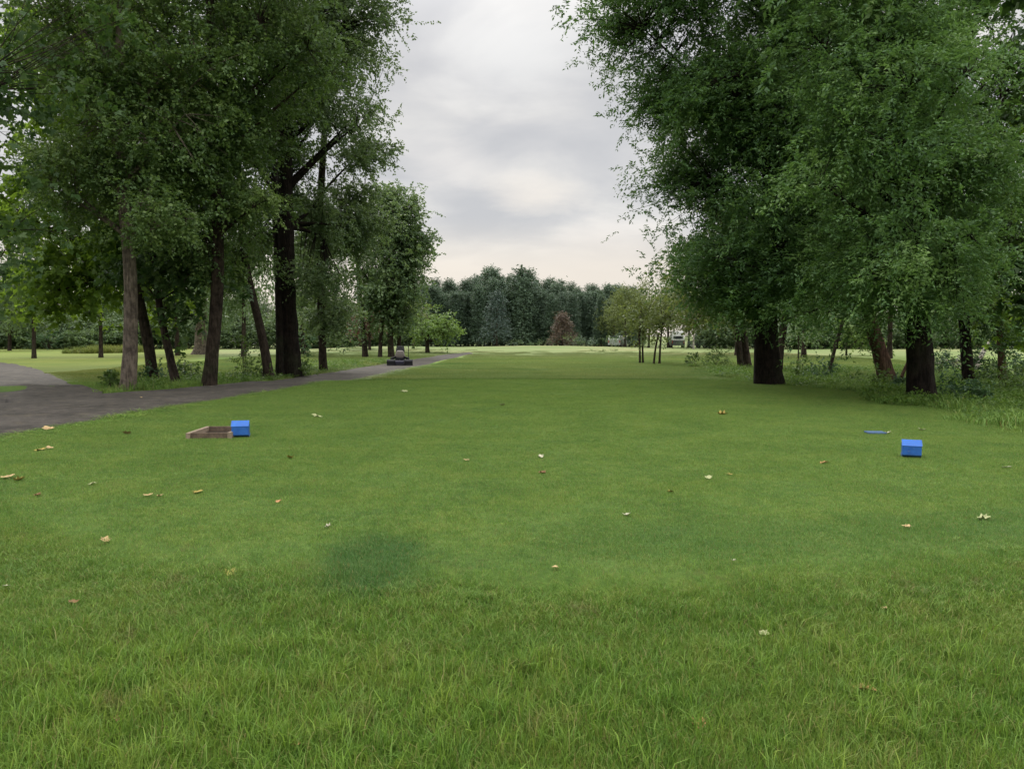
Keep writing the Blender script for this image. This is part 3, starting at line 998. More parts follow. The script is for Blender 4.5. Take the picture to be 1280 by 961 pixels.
# big-leaved maple whose trunk is outside the frame on the left
make_tree('maple_tree', 'big-leaved maple reaching into view at the upper left corner', 17.0,
          [(-130, 540, 34), (-128, 400, 30), (-110, 200, 26), (-95, 0, 20), (-90, -200, 10)],
          [(5, 130, 60, 55, 0, .6), (20, 285, 50, 45, 0, .6), (70, 90, 60, 40, 0, .4), (-60, 100, 80, 160, 0, .5, 1), (-40, -100, 100, 70, 0, .8, 1), (90, 10, 70, 25, 0, .5), (15, 345, 22, 15, 0, .5)],
          'maple', M_MAPLE_D, B_DARK, None, 20, dens=8, lscale=0.72)

# ---- right row
make_tree('broadleaf_tree', 'huge broad tree with a straight blackish trunk standing at the corner of the tee', 24.4,
          [(960, 484, 36), (957, 450, 34), (956, 400, 33), (960, 320, 30), (966, 200, 26), (970, 80, 22), (970, -60, 17), (965, -260, 8)],
          [(960, 330, 75, 55), (955, 365, 85, 28, -1.8), (965, 270, 90, 60, -2.6, .7), (960, 150, 80, 60, -2.6, .6), (880, 325, 50, 55, 0, .75), (850, 250, 38, 48, 0, .6), (842, 345, 20, 25, 0, .4), (900, 200, 75, 65), (1010, 220, 75, 75), (835, 140, 42, 30, 0, .6),
           (870, 95, 75, 60, 0, .85), (780, 38, 55, 26, 0, .5), (750, 15, 38, 16, 0, .4), (780, 85, 32, 12, 0, .4), (835, 25, 70, 45, 0, .7), (960, 70, 90, 80), (1030, 330, 50, 50), (940, -130, 190, 110, 0, 1, 1),
           (840, -85, 70, 50, 0, .6, 1), (1050, 90, 60, 80), (900, 110, 70, 60, -1.5, .5), (1000, 120, 70, 70, -2.0, .5)],
          'feather', M_FEATH, B_BLACK, RG, 31, dens=14.5, lscale=0.85)
make_tree('broadleaf_tree', 'second huge tree on the right, stout dark trunk nearest in the long grass', 18.6,
          [(1152, 501, 37), (1150, 460, 35), (1146, 400, 34), (1142, 320, 31), (1140, 200, 26), (1138, 60, 20), (1138, -150, 10)],
          [(1130, 355, 60, 42), (1080, 300, 65, 60, 0, .9), (1170, 290, 65, 65), (1110, 190, 80, 75), (1180, 180, 55, 50, 0, .8), (1085, 70, 80, 75), (1130, 40, 40, 60, 0, .7), (1185, 370, 35, 30, 0, .8), (1150, 368, 45, 24, -1.6),
           (1090, -120, 120, 90, 0, 1, 1), (1230, 215, 55, 45, 0, .7), (1130, 300, 90, 60, -2.2, .7), (1110, 110, 85, 70, -1.8, .6), (1080, 200, 70, 60, -1.8, .6), (1160, 90, 30, 60, 1.0, .8), (1060, 370, 35, 30, 0, .7)],
          'feather', M_FEATH, B_BLACK, RG, 32, dens=19, lscale=0.75, tint=0.5)
make_tree('broadleaf_tree', 'reddish-brown tree leaning left between the two huge trunks', 27.5,
          [(1112, 476, 26), (1103, 450, 22), (1095, 425, 20), (1085, 395, 18), (1072, 340, 15), (1060, 260, 12), (1055, 150, 8), (1055, 60, 5)],
          [(1065, 330, 55, 45), (1050, 260, 60, 60), (1060, 150, 70, 70), (1020, 360, 40, 30, 0, .8)],
          'feather', M_FEATH, B_RED, RG, 33, dens=9, lscale=1.05)
make_tree('broadleaf_tree', 'twin-stemmed tree leaning left behind the huge corner trunk', 43.0,
          [(926, 453, 9), (923, 430, 9), (920, 405, 8), (916, 380, 7), (908, 330, 6), (900, 260, 4)],
          [(900, 345, 40, 40, 0, .9), (880, 380, 32, 22, 0, .8), (915, 290, 45, 50), (935, 375, 25, 25, 0, .8), (860, 350, 25, 30, 0, .6)],
          'mid', M_OLIVE, B_DARK, RG, 34, dens=4.2, sides=10, tint=0.42,
          extra_trunks=[[(935, 454, 10, .5), (931, 430, 9, .5), (927, 400, 8, .5), (923, 370, 6, .4), (918, 320, 4, .2)]])
make_tree('broadleaf_tree', 'tree leaning right, half hidden by the huge corner trunk', 39.0,
          [(973, 457, 11), (976, 430, 11), (981, 400, 10), (985, 360, 8), (990, 300, 6), (992, 220, 4)],
          [(990, 345, 40, 40), (1000, 385, 28, 18, 0, .7), (985, 270, 50, 50)],
          'mid', M_FEATH, B_DARK, RG, 35, dens=4.5, sides=10)
make_tree('broadleaf_tree', 'thin pole-like tree leaning right beside the dark bush', 36.0,
          [(1036, 463, 6), (1043, 435, 5.5), (1052, 408, 5), (1062, 370, 4), (1070, 320, 3)],
          [(1060, 355, 28, 28), (1065, 310, 35, 35)],
          'mid', M_FEATH, B_DARK, RG, 36, dens=5, sides=8)
make_tree('maple_tree', 'yellow-green maple on a thin reddish trunk at the right edge of the view', 30.0,
          [(1254, 470, 13), (1252, 440, 10), (1249, 400, 9), (1246, 330, 8), (1244, 250, 6), (1240, 150, 4)],
          [(1235, 330, 45, 45, 0, .8), (1255, 270, 50, 55, 0, .8), (1265, 400, 35, 25, 0, .6), (1215, 380, 25, 28, 0, .6), (1240, 180, 50, 60, 0, .6)],
          'maple', M_MAPLE, B_RED, RG, 37, dens=8, lscale=1.2)
make_tree('broadleaf_tree', 'forked dark tree with sky showing between its limbs at the upper right', 29.0,
          [(1212, 458, 16), (1205, 400, 15), (1195, 300, 14), (1188, 180, 13), (1186, 90, 12), (1186, 0, 10), (1180, -120, 6)],
          [(1225, 135, 55, 30, 0, .6), (1255, 50, 32, 55, 0, .7), (1200, 40, 20, 40, .5, .4), (1190, 250, 60, 60, 0, .8), (1210, 330, 50, 40, 0, .7), (1200, -130, 90, 50, 0, .5, 1), (1225, 395, 30, 25, 0, .6)],
          'round', M_MAPLE_D, B_BLACK, RG, 38, dens=10, lscale=1.2,
          extra_trunks=[[(1187, 110, 9, 0), (1200, 70, 8, .1), (1217, 30, 7, .2), (1232, -20, 5, .3)], [(1189, 200, 6, 0), (1215, 130, 5, -.3), (1245, 75, 3.5, -.5), (1275, 70, 2, -.6)]])
make_tree('maple_tree', 'dark-leaved maple reaching into view at the right edge, beyond the stout near trunk', 22.0,
          [(1345, 500, 30), (1340, 400, 28), (1335, 250, 24), (1330, 80, 18), (1325, -120, 9)],
          [(1275, 180, 55, 60, 0, .7), (1290, 290, 55, 60, 0, .7), (1285, 80, 35, 45, 0, .4), (1320, -60, 70, 70, 0, .8, 1), (1275, 370, 40, 35, 0, .6)],
          'maple', M_MAPLE_D, B_DARK, None, 39, dens=8)

# ---- mid-distance single trees
make_tree('round_tree', 'low bright green round tree beyond the mower, beside the far end of the path', 74.0,
          [(534, 438, 6), (534, 425, 5), (535, 412, 4), (537, 398, 2)],
          [(537, 405, 23, 18), (553, 414, 16, 14), (522, 408, 14, 14)], 'mid', M_LIGHT, B_DARK, None, 51, dens=4.5, sides=8)
make_tree('round_tree', 'plum-leaved small tree half hidden behind the slim bare-stemmed tree', 78.0,
          [(462, 437, 4), (462, 420, 3.5), (462, 400, 2.5)], [(463, 398, 20, 22), (448, 405, 12, 14)], 'mid', M_RUST, B_DARK, None, 52, dens=4, sides=8)
make_tree('round_tree', 'rusty-leaved small tree behind the leafy multi-stemmed tree', 82.0,
          [(517, 437, 3.5), (517, 420, 3), (517, 400, 2)], [(515, 400, 14, 22), (522, 385, 10, 12)], 'mid', M_OLIVE, B_DARK, None, 53, dens=4, sides=8, tint=0.5)
make_tree('broadleaf_tree', 'right one of a pair of young olive trees standing in the meadow', 47.0,
          [(824, 455, 3.5), (825, 440, 3), (826, 420, 2.5), (830, 395, 2)],
          [(828, 397, 23, 23, 0, .7), (840, 387, 16, 18, 0, .5), (815, 405, 15, 15, 0, .6)], 'mid', M_OLIVE, B_DARK, 'pair of young trees in the meadow', 54, dens=4.5, sides=8, lscale=.8,
          extra_trunks=[[(817, 452, 2.6, 0), (819, 437, 2.4, 0), (823, 418, 2, 0)]])
make_tree('broadleaf_tree', 'left one of a pair of young olive trees standing in the meadow', 48.0,
          [(800, 452, 3.2), (800, 436, 2.8), (799, 415, 2.4), (802, 390, 1.8)],
          [(798, 398, 19, 25, 0, .65), (788, 388, 11, 13, 0, .45), (805, 375, 20, 16, 0, .5)], 'mid', M_OLIVE, B_DARK, 'pair of young trees in the meadow', 55, dens=4.5, sides=8, lscale=.8,
          extra_trunks=[[(804, 452, 2.6, 0), (803, 436, 2.4, 0), (804, 412, 2, 0)]])
make_tree('broadleaf_tree', 'grey-green shade tree on a short trunk at the far left of the lawn', 88.0,
          [(12, 437, 5), (12, 420, 4.5), (14, 395, 4), (18, 360, 2)],
          [(20, 375, 34, 32), (0, 385, 25, 25), (38, 395, 20, 20)], 'mid', M_BELT, B_DARK, None, 56, dens=4, sides=8, tint=0.4)
make_tree('broadleaf_tree', 'old tree with a very wide grey flared trunk out on the left lawn', 70.0,
          [(251, 441, 17), (251, 430, 15), (251, 410, 14), (252, 385, 13), (253, 340, 9), (254, 290, 4)],
          [(255, 350, 45, 30), (235, 330, 35, 25), (280, 335, 35, 30)], 'mid', M_GREY, B_GREY, None, 57, dens=3.5, sides=14, flare=0.6)
make_tree('birch_tree', 'pale-stemmed birch beside the white-roofed vehicle at the meadow edge', 96.0,
          [(867, 437, 2.6), (867, 420, 2.4), (867, 400, 2), (868, 370, 1.4)],
          [(868, 375, 22, 26), (850, 365, 20, 20), (885, 385, 16, 18)], 'mid', M_OLIVE, B_PALE, None, 58, dens=3.5, sides=8)
make_tree('sapling', 'young sapling with a pale small crown in the meadow, right of the huge corner trunk', 52.0,
          [(998, 451, 2.2), (998, 438, 2), (998, 420, 1.5)], [(1000, 418, 18, 17, 0, .7)], 'mid', M_BELT, B_DARK, 'saplings in the right meadow', 59, dens=3.5, sides=8, lscale=.8)
make_tree('sapling', 'bushy green sapling in the meadow right of the thin pole-like leaning tree', 66.0,
          [(1058, 445, 3), (1058, 435, 2.6), (1060, 418, 2)], [(1066, 415, 20, 18), (1085, 425, 12, 12)], 'mid', M_LIGHT, B_DARK, 'saplings in the right meadow', 60, dens=4, sides=8)


# ---- far trees: shared crown meshes, one object each
def far_crown(kind, seed, hgt, wid, mat):
    r = np.random.default_rng(seed)
    if kind == 'cone':
        n = 230
        z = r.uniform(0.06, 1, n) ** 0.85
        rad = wid * 0.5 * (1 - z) ** 0.8 * r.uniform(0.55, 1.1, n) + 0.12
        a = r.uniform(0, 6.28, n)
        C = np.stack([rad * np.cos(a), rad * np.sin(a), z * hgt], axis=1)
        D = np.stack([np.cos(a), np.sin(a), np.full(n, -0.35)], axis=1)
    elif kind == 'column':
        n = 400
        z = r.uniform(0.04, 1, n)
        prof = np.minimum(1, 1.9 * (1 - z)) ** 0.85 * (0.8 + 0.2 * np.sin(9 * z + seed))
        rad = wid * 0.5 * prof * r.uniform(0.5, 1.1, n)
        a = r.uniform(0, 6.28, n)
        C = np.stack([rad * np.cos(a), rad * np.sin(a), z * hgt], axis=1)
        D = np.stack([np.cos(a), np.sin(a), np.full(n, 0.3)], axis=1)
    else:
        n = 330
        cs = np.stack([r.uniform(-0.3, 0.3, 7) * wid, r.uniform(-0.3, 0.3, 7) * wid, hgt * r.uniform(0.35, 0.78, 7)], axis=1)
        k = r.integers(0, 7, n)
        D = unit(r.normal(0, 1, (n, 3)))
        C = cs[k] + D * np.array([wid * 0.27, wid * 0.27, hgt * 0.2]) * r.uniform(0.5, 1, (n, 1))
        C[:, 2] = np.maximum(C[:, 2], (0.12 if hgt > 5 else 0.06) * hgt)
    lump = np.sin(C[:, 0] * 2 + seed) * np.sin(C[:, 2] * 1.6 + seed)
    V, Q, T = leaf_cloud(C, 0.45 + 0.2 * lump, unit(D), STY['far'], r)
    return np_mesh('crown', V, [Q], mat, {'tint': T})


def far_trunk(hgt, rad, bm):
    p = np.stack([np.array([0.03, -0.05, 0.04, 0.0]), np.array([0, .03, -.04, 0]), np.linspace(-0.1, hgt, 4)], axis=1)
    v, f, _, _ = trunk_mesh_arrays(p, np.linspace(rad, rad * 0.3, 4), 8, np.random.default_rng(3), 0.3)
    return np_mesh('trunk', v, [f], bm, smooth=True)


def far_proto(kind, seed, hgt, wid, mat, bm=B_DARK, tr=0.2):
    return (far_crown(kind, seed, hgt, wid, mat), far_trunk(hgt * 0.75, tr, bm))


def place_far(name, label, pr, px, Y, top_py, group, r, hproto, cat='tree', wscale=1.0):
    x, _, ztop = P(px, top_py, Y)
    z = float(H(x, Y))
    root = thing(name, label, cat, (x, Y, z), r.uniform(0, 6.28), group)
    s = (ztop - z) / hproto
    w = s * wscale
    root.scale = (w, w, s)
    link('crown', pr[0], root)
    link('trunk', pr[1], root)
    return root


rf = np.random.default_rng(77)
PC = [far_proto('column', 100 + i, 11.0, 2.7 + 0.25 * i, M_FOREST) for i in range(5)] + [far_proto('cone', 106 + i, 11.0, 3.6, M_FOREST) for i in range(3)]
PB = [far_proto('round', 120 + i, 9.0, 7.5, M_BELT) for i in range(4)]
PO = [far_proto('round', 130 + i, 9.0, 7.5, M_OLIVE) for i in range(2)]
PD = [far_proto('round', 140 + i, 9.0, 7.0, M_GREY) for i in range(2)]
PH = [far_proto('round', 160 + i, 3.2, 4.2, (M_BELT, M_BELT, M_GREY)[i], tr=0.08) for i in range(3)]
PK = far_proto('cone', 150, 9.0, 5.0, M_CONIF)
PR = far_proto('cone', 151, 5.6, 4.2, M_RED, tr=0.12)
PSPIRE = far_proto('cone', 152, 11.0, 4.2, M_FOREST)
FL = 'dark wall of tall trees across the far meadow'
tops = {520: 352, 545: 345, 565: 346, 590: 342, 618: 337, 640: 341, 653: 337, 668: 345, 690: 347, 712: 352, 735: 353, 760: 354, 790: 358}
tk = sorted(tops)
for row, (Y0, dx) in enumerate(((121, 13.0), (127, 12.0), (134, 14.0))):
    px = 496.0 + 4 * row
    while px < 800:
        tp = np.interp(px, tk, [tops[k] for k in tk]) + rf.uniform(-5, 10) - (0, 0, 3)[row]
        tp += 9
        if row == 0:
            tp += 8
        place_far('forest_tree', 'tall dark blue-green tree in the wall of forest across the far meadow', PC[rf.integers(0, 8)], px, Y0 + rf.uniform(-2, 2), tp, FL, rf, 11.0)
        px += 0.8 * dx * rf.uniform(0.6, 1.3)
place_far('conifer_tree', 'pointed conifer whose spire tops the dark forest wall', PSPIRE, 617, 126, 337, None, rf, 11.0)
place_far('forest_tree', 'broad domed tree crown standing highest in the dark forest wall', PC[2], 653, 122, 338, None, rf, 11.0, wscale=1.4)
place_far('conifer_tree', 'dark green conical spruce standing before the forest wall', PK, 621, 112, 366, None, rf, 9.0)
place_far('conifer_tree', 'reddish-brown cone-shaped tree standing before the forest wall', PR, 703, 110, 398, None, rf, 5.0)
for px, Y, tp, k in ((782, 108, 352, 0), (812, 104, 349, 1), (836, 108, 344, 0), (862, 112, 350, 1), (888, 108, 356, 0), (768, 116, 362, 1)):
    place_far('broadleaf_tree', 'pale olive broadleaf tree at the right end of the dark forest wall', PO[k], px, Y, tp, 'olive trees at the right end of the forest', rf, 9.0, wscale=0.85)
px = -60.0
while px < 500:
    place_far('broadleaf_tree', 'hazy green tree in the belt closing the left lawn', PB[rf.integers(0, 4)], px, rf.uniform(108, 120), rf.uniform(345, 378), 'green trees closing the left lawn', rf, 9.0, wscale=0.95)
    px += rf.uniform(17, 27)
px = 905.0
while px < 1340:
    place_far('broadleaf_tree', 'hazy green tree in the belt closing the right meadow', (PB + PD)[rf.integers(0, 6)], px, rf.uniform(106, 122), rf.uniform(345, 382), 'green trees closing the right meadow', rf, 9.0, wscale=0.95)
    px += rf.uniform(18, 28)
for a_, b_, lab, grp in ((-60, 515, 'rounded hazy bush in the hedge closing the left lawn', 'hedge closing the left lawn'), (900, 1345, 'rounded hazy bush in the hedge closing the right meadow', 'hedge closing the right meadow')):
    px = a_
    while px < b_:
        place_far('hedge_bush', lab, PH[rf.integers(0, 3)], px, rf.uniform(99, 104), rf.uniform(392, 412), grp, rf, 3.2, wscale=rf.uniform(0.9, 1.3), cat='bush')
        px += rf.uniform(13, 19)
# taller trees behind the left row so that the sky only shows in chinks
for px, Y, tp, k in ((300, 62, 200, 0), (215, 66, 190, 1), (375, 70, 215, 0), (120, 60, 240, 1), (35, 58, 230, 0)):
    place_far('broadleaf_tree', {300: 'tall tree behind the slender leaning tree of the left row', 215: 'tall tree behind the thin left-leaning trunk of the left row', 375: 'tall tree behind the thickest trunk of the left row',
              120: 'tall tree behind the pale grey-brown trunk', 35: 'tall tree behind the shade tree at the far left'}[px], PD[k], px, Y, tp, 'tall trees behind the left row', rf, 9.0, wscale=0.55)
for px, Y, tp, k in ((1010, 60, 190, 0), (1120, 58, 170, 1), (1215, 52, 180, 0), (925, 66, 230, 1)):
    place_far('broadleaf_tree', {1010: 'tall tree behind the gap right of the huge corner trunk', 1120: 'tall tree behind the reddish-brown leaning trunk', 1215: 'tall tree behind the brush pile on the right',
              925: 'tall tree behind the twin-stemmed leaning tree'}[px], PD[k], px, Y, tp, 'tall trees behind the right row', rf, 9.0, wscale=0.55)


# ------------------------------------------------------------------ shrubs
def make_shrub(name, label, px, py, w, h, mat, seed, style='round', dens=14, group=None, Y=None, lscale=1.0, cat='shrub'):
    r = np.random.default_rng(seed)
    g = G(px, py) if Y is None else np.array([P(px, py, Y)[0], Y, 0])
    g[2] = float(H(g[0], g[1]))
    k = g[1] / FPX
    W, Hh = w * k, h * k
    root = thing(name, label, cat, g, 0, group)
    n = max(8, int(dens * W * Hh))
    a = r.uniform(0, 6.28, n)
    z = r.uniform(0.12, 1, n) ** 0.8
    rad = 0.5 * W * np.sqrt(np.clip(1 - (z - 0.3) ** 2 * 1.8, 0.05, 1)) * np.sqrt(r.uniform(0.05, 1, n))
    C = np.stack([rad * np.cos(a), rad * np.sin(a), z * Hh], axis=1)
    C += r.normal(0, 0.05, C.shape)
    base = np.stack([r.normal(0, 0.06, n), r.normal(0, 0.06, n), np.full(n, -0.03)], axis=1)
    t = np.linspace(0, 1, 5)[None, :, None]
    m = 0.5 * (base + C) + np.array([0, 0, 0.15]) * Hh
    sec = (1 - t) ** 2 * base[:, None] + 2 * t * (1 - t) * m[:, None] + t * t * C[:, None]
    v, f = tubes(sec, np.full((n, 5), 1.0) * np.linspace(0.012, 0.004, 5), 4)
    link('stem', np_mesh('stem', v, [f], B_DARK, smooth=True), root)
    st = dict(STY[style])
    st['len'] = min(st['len'], 0.35 * max(W, Hh))
    st['cr'] = min(st['cr'], 0.12 * max(W, Hh))
    st['l'] *= lscale
    D = unit(C - np.array([0, 0, 0.3 * Hh]))
    V, Q, T = leaf_cloud(C, r.normal(0.5, 0.12, n), D, st, r)
    V[:, 2] = np.maximum(V[:, 2], 0.01)
    link('foliage', np_mesh('foliage', V, [Q], mat, {'tint': T}), root)
    return root


make_shrub('leafy_shrub', 'dark leafy shrub at the foot of the leaning tree behind the pale trunk', 196, 479, 42, 24, M_SHRUB_D, 201)
make_shrub('leafy_shrub', 'green shrub filling the gap left of the curved dark brown tree', 241, 478, 34, 22, M_SHRUB, 202)
make_shrub('leafy_shrub', 'upright thin shrub between the curved dark tree and the slender leaning one', 306, 474, 26, 44, M_SHRUB, 203, dens=9)
make_shrub('leafy_shrub', 'low bright shrub at the foot of the slender leaning tree', 328, 475, 30, 15, M_SHRUB, 204)
make_shrub('leafy_shrub', 'low dense shrub against the foot of the thickest left trunk', 378, 471, 30, 14, M_SHRUB, 205)
make_shrub('leafy_shrub', 'small weedy shrub at the path fork, left of the pale trunk', 137, 484, 26, 16, M_SHRUB, 206)
make_shrub('leafy_shrub', 'dark round bush hiding behind the thin trunk right of the thickest left trunk', 385, 446, 22, 30, M_SHRUB_D, 207, 'mid', 4)
make_shrub('leafy_shrub', 'dark bush in the grass right of the huge corner trunk', 1022, 476, 34, 20, M_SHRUB_D, 208)
make_shrub('leafy_shrub', 'pale bushy weed left of the dark bush beside the corner trunk', 1000, 474, 24, 22, M_SHRUB, 209)
make_shrub('leafy_shrub', 'green bush at the meadow edge left of the huge corner trunk', 895, 459, 40, 16, M_SHRUB, 210)
make_shrub('leafy_shrub', 'small bush at the meadow edge right of the pair of young trees', 868, 456, 14, 14, M_SHRUB, 211, dens=10)
make_shrub('leafy_shrub', 'broad leafy weeds around the foot of the stout near trunk', 1192, 500, 56, 18, M_SHRUB_D, 212)
make_shrub('leafy_shrub', 'leafy bush at the right edge below the yellow-green maple', 1255, 490, 60, 24, M_SHRUB, 213)
for i, (px, py, w_, h_, lab) in enumerate(((1215, 478, 52, 34, 'dark bush under the brush pile behind the stout near trunk'), (1272, 476, 40, 44, 'tall dark bush at the right edge beside the thin reddish trunk'),
                                           (1232, 508, 60, 20, 'dark sprawling weeds at the right edge of the long grass'), (1176, 470, 30, 26, 'dark bush just right of and behind the stout near trunk'), (1130, 488, 26, 12, 'low dark weeds touching the left side of the stout near trunk'))):
    make_shrub('leafy_shrub', lab, px, py, w_, h_, M_SHRUB_D, 320 + i)
make_shrub('leafy_shrub', 'low bush between the leaning reddish tree and the stout near trunk', 1085, 486, 50, 14, M_SHRUB, 214)
make_shrub('leafy_shrub', 'dark cone-shaped bush on the left lawn beside the shade tree', 60, 437, 36, 22, M_SHRUB_D, 215, 'mid', 5, lscale=.8)
rh = np.random.default_rng(5)
for i, px in enumerate(range(712, 905, 16)):
    make_shrub('hedge_bush', 'rounded dark bush in the low hedge at the foot of the far trees', px + rh.uniform(-3, 3), 434, 20, rh.uniform(7, 13), M_FOREST if i % 3 else M_GREY, 230 + i, 'far', 2.2, 'low hedge under the far trees', Y=101 + rh.uniform(-1.2, 1.2), lscale=.7)
for i, px in enumerate(range(740, 775, 14)):
    make_shrub('grass_tuft', 'small dark tuft standing in the far pale meadow', px + rh.uniform(-4, 4), 439.5 + rh.uniform(-1, .8), rh.uniform(5, 10), rh.uniform(1.0, 1.9), M_SHRUB, 260 + i, 'mid', 30, 'dark tufts in the far meadow', lscale=.3, cat='grass tuft')


# ================================================================== OBJECTS
def bm_obj(name, build, mat, parent=None, smooth=False, bev=0.0):
    bm = bmesh.new()
    build(bm)
    if bev:
        bmesh.ops.bevel(bm, geom=bm.edges[:], offset=bev, segments=2, affect='EDGES', profile=0.6)
    bmesh.ops.recalc_face_normals(bm, faces=bm.faces[:])
    me = bpy.data.meshes.new(name)
    bm.to_mesh(me)
    bm.free()
    me.materials.append(mat)
    if smooth:
        me.polygons.foreach_set('use_smooth', np.ones(len(me.polygons), bool))
        try:
            me.set_sharp_from_angle(angle=math.radians(40))
        except Exception:
            pass
    return link(name, me, parent)


def add_box(bm, c, s, rot=(0, 0, 0), taper=None):
    M = Matrix.Translation(c) @ Matrix.Rotation(rot[2], 4, 'Z') @ Matrix.Rotation(rot[1], 4, 'Y') @ Matrix.Rotation(rot[0], 4, 'X')
    g = bmesh.ops.create_cube(bm, size=1.0)
    for v in g['verts']:
        x, y, z = v.co.x * s[0], v.co.y * s[1], v.co.z * s[2]
        if taper and v.co.z > 0:
            x *= taper[0]
            y *= taper[1]
        v.co = M @ Vector((x, y, z))
    return g['verts']


def add_cyl(bm, c, rad, length, axis='Z', seg=20, r2=None, rot=0.0):
    g = bmesh.ops.create_cone(bm, cap_ends=True, segments=seg, radius1=rad, radius2=rad if r2 is None else r2, depth=length)
    M = Matrix.Translation(c)
    if axis == 'X':
        M = M @ Matrix.Rotation(PI / 2, 4, 'Y')
    elif axis == 'Y':
        M = M @ Matrix.Rotation(PI / 2, 4, 'X')
    M = M @ Matrix.Rotation(rot, 4, 'Z')
    for v in g['verts']:
        v.co = M @ v.co
    return g['verts']


def add_bar(bm, a, b, rad, seg=8):
    a, b = Vector(a), Vector(b)
    d = b - a
    g = bmesh.ops.create_cone(bm, cap_ends=True, segments=seg, radius1=rad, radius2=rad, depth=d.length)
    M = Matrix.Translation((a + b) / 2) @ d.to_track_quat('Z', 'Y').to_matrix().to_4x4()
    for v in g['verts']:
        v.co = M @ v.co


def scuffed_blue():
    m, nt = nt_new('scuffed_blue_paint')
    tc_ = nt.nodes.new('ShaderNodeTexCoord').outputs['Object']
    a_ = noise(nt, tc_, 9.0, 5, 0.7)
    b_ = noise(nt, scaled(nt, tc_, (14, 40, 40)), 1.0, 5, 0.7)
    c_ = ramp(nt, a_, [(0.3, (0.014, 0.085, 0.36)), (0.7, (0.03, 0.15, 0.5))])
    c_ = mix(nt, mth(nt, 'MULTIPLY', maprange(nt, b_, 0.6, 0.72), 0.55), c_, (0.2, 0.2, 0.17))
    sp_ = nt.nodes.new('ShaderNodeSeparateXYZ')
    L(nt, tc_, sp_.inputs[0])
    c_ = mix(nt, mth(nt, 'MULTIPLY', maprange(nt, mth(nt, 'ADD', sp_.outputs[2], mth(nt, 'MULTIPLY', a_, 0.06)), 0.04, 0.11, 1.0, 0.0), 0.55), c_, (0.05, 0.06, 0.03))
    out(nt, principled(nt, c_, maprange(nt, a_, 0.2, 0.8, 0.4, 0.75), 0.35, bump(nt, b_, 0.25, 0.006)).outputs[0])
    return m


M_BLUE = scuffed_blue()
M_WOOD = mat_plain('weathered_timber', (0.13, 0.095, 0.07), 0.85, 0.15, var=0.4, nscale=18, bumpy=0.5)
M_WOOD_L = mat_plain('cut_timber_end', (0.27, 0.21, 0.155), 0.85, 0.15, var=0.3, nscale=20, bumpy=0.4)
M_SOIL = mat_plain('dark_soil', (0.035, 0.027, 0.02), 0.95, 0.05, var=0.5, nscale=30, bumpy=1.0)
M_DARKMETAL = mat_plain('black_metal', (0.012, 0.012, 0.015), 0.65, 0.25)
M_PURPLE = mat_plain('navy_paint', (0.014, 0.013, 0.028), 0.6, 0.25)
M_TAN = mat_plain('dusty_grey_cover', (0.14, 0.12, 0.108), 0.6, 0.3)
M_RUBBER = mat_plain('tyre_rubber', (0.016, 0.016, 0.017), 0.85, 0.2)
M_RIM = mat_plain('wheel_rim', (0.3, 0.29, 0.27), 0.45, 0.5)
M_SEAT = mat_plain('seat_vinyl', (0.02, 0.022, 0.02), 0.6, 0.3)
M_WHITE = mat_plain('white_paint', (0.75, 0.76, 0.76), 0.4, 0.4, var=0.06)
M_GREYP = mat_plain('dark_grey_paint', (0.06, 0.065, 0.07), 0.35, 0.5)
M_GLASS = mat_plain('dark_window_glass', (0.02, 0.025, 0.03), 0.12, 0.6)
M_GREYWALL = mat_plain('grey_siding', (0.33, 0.35, 0.34), 0.8, 0.15)
M_REDL = mat_plain('tail_light_red', (0.3, 0.02, 0.02), 0.3, 0.5)


# tee markers: hexagonal blocks lying on their side
def tee_marker(label, px, py, wpx, hpx, rz):
    g = G(px, py)
    k = np.linalg.norm(g - np.array([0, 0, CAMH])) / FPX
    Ht, Wd = hpx * k, wpx * k
    R = Ht / (2 * math.sin(PI / 3))
    root = thing('tee_marker', label, 'tee marker', g - np.array([0, 0, 0.01]), rz, 'blue tee markers')

    def b(bm):
        add_cyl(bm, (0, 0, Ht / 2), R, Wd, 'X', 6, rot=PI / 2)
    bm_obj('block', b, M_BLUE, root, bev=0.006)

    def bolt(bm):
        add_cyl(bm, (0.01, -R * 0.73, Ht * 0.78), 0.008, 0.014, 'Z', 10)
    bm_obj('bolt', bolt, M_DARKMETAL, root)
    return root


tee_marker('blue hexagonal tee marker block beside the wooden frame', 301, 546, 19, 18.5, 0.25)
tee_marker('blue hexagonal tee marker block standing alone on the right of the tee', 1139, 571, 19, 18.5, -0.40)

# weathered wooden frame beside the left marker
g = G(262, 548)
wf = thing('wooden_frame', 'low weathered wooden box frame lying in the grass beside a blue marker', 'wooden frame', g, 0.04)
k = g[1] / FPX
W_, D_, h_ = 56 * k, 0.78, 0.085
for nm, c, s, mt in (('plank', (0, 0.0, h_ / 2), (W_ * 0.86, 0.045, h_), M_WOOD), ('plank', (0, D_, h_ / 2 + .005), (W_ * 0.86, 0.045, h_), M_WOOD),
                     ('plank', (-W_ * 0.455, D_ / 2, h_ / 2 - .004), (0.06, D_ + 0.1, h_ + 0.012), M_WOOD_L), ('plank', (W_ * 0.455, D_ / 2, h_ / 2 + .002), (0.06, D_ + 0.08, h_ + 0.014), M_WOOD_L)):
    bm_obj(nm, lambda bm, c=c, s=s: add_box(bm, c, s), mt, wf, bev=0.005)
bm_obj('soil', lambda bm: add_box(bm, (0, D_ / 2, 0.006), (W_ * 0.85, D_ - 0.05, 0.03)), M_SOIL, wf)

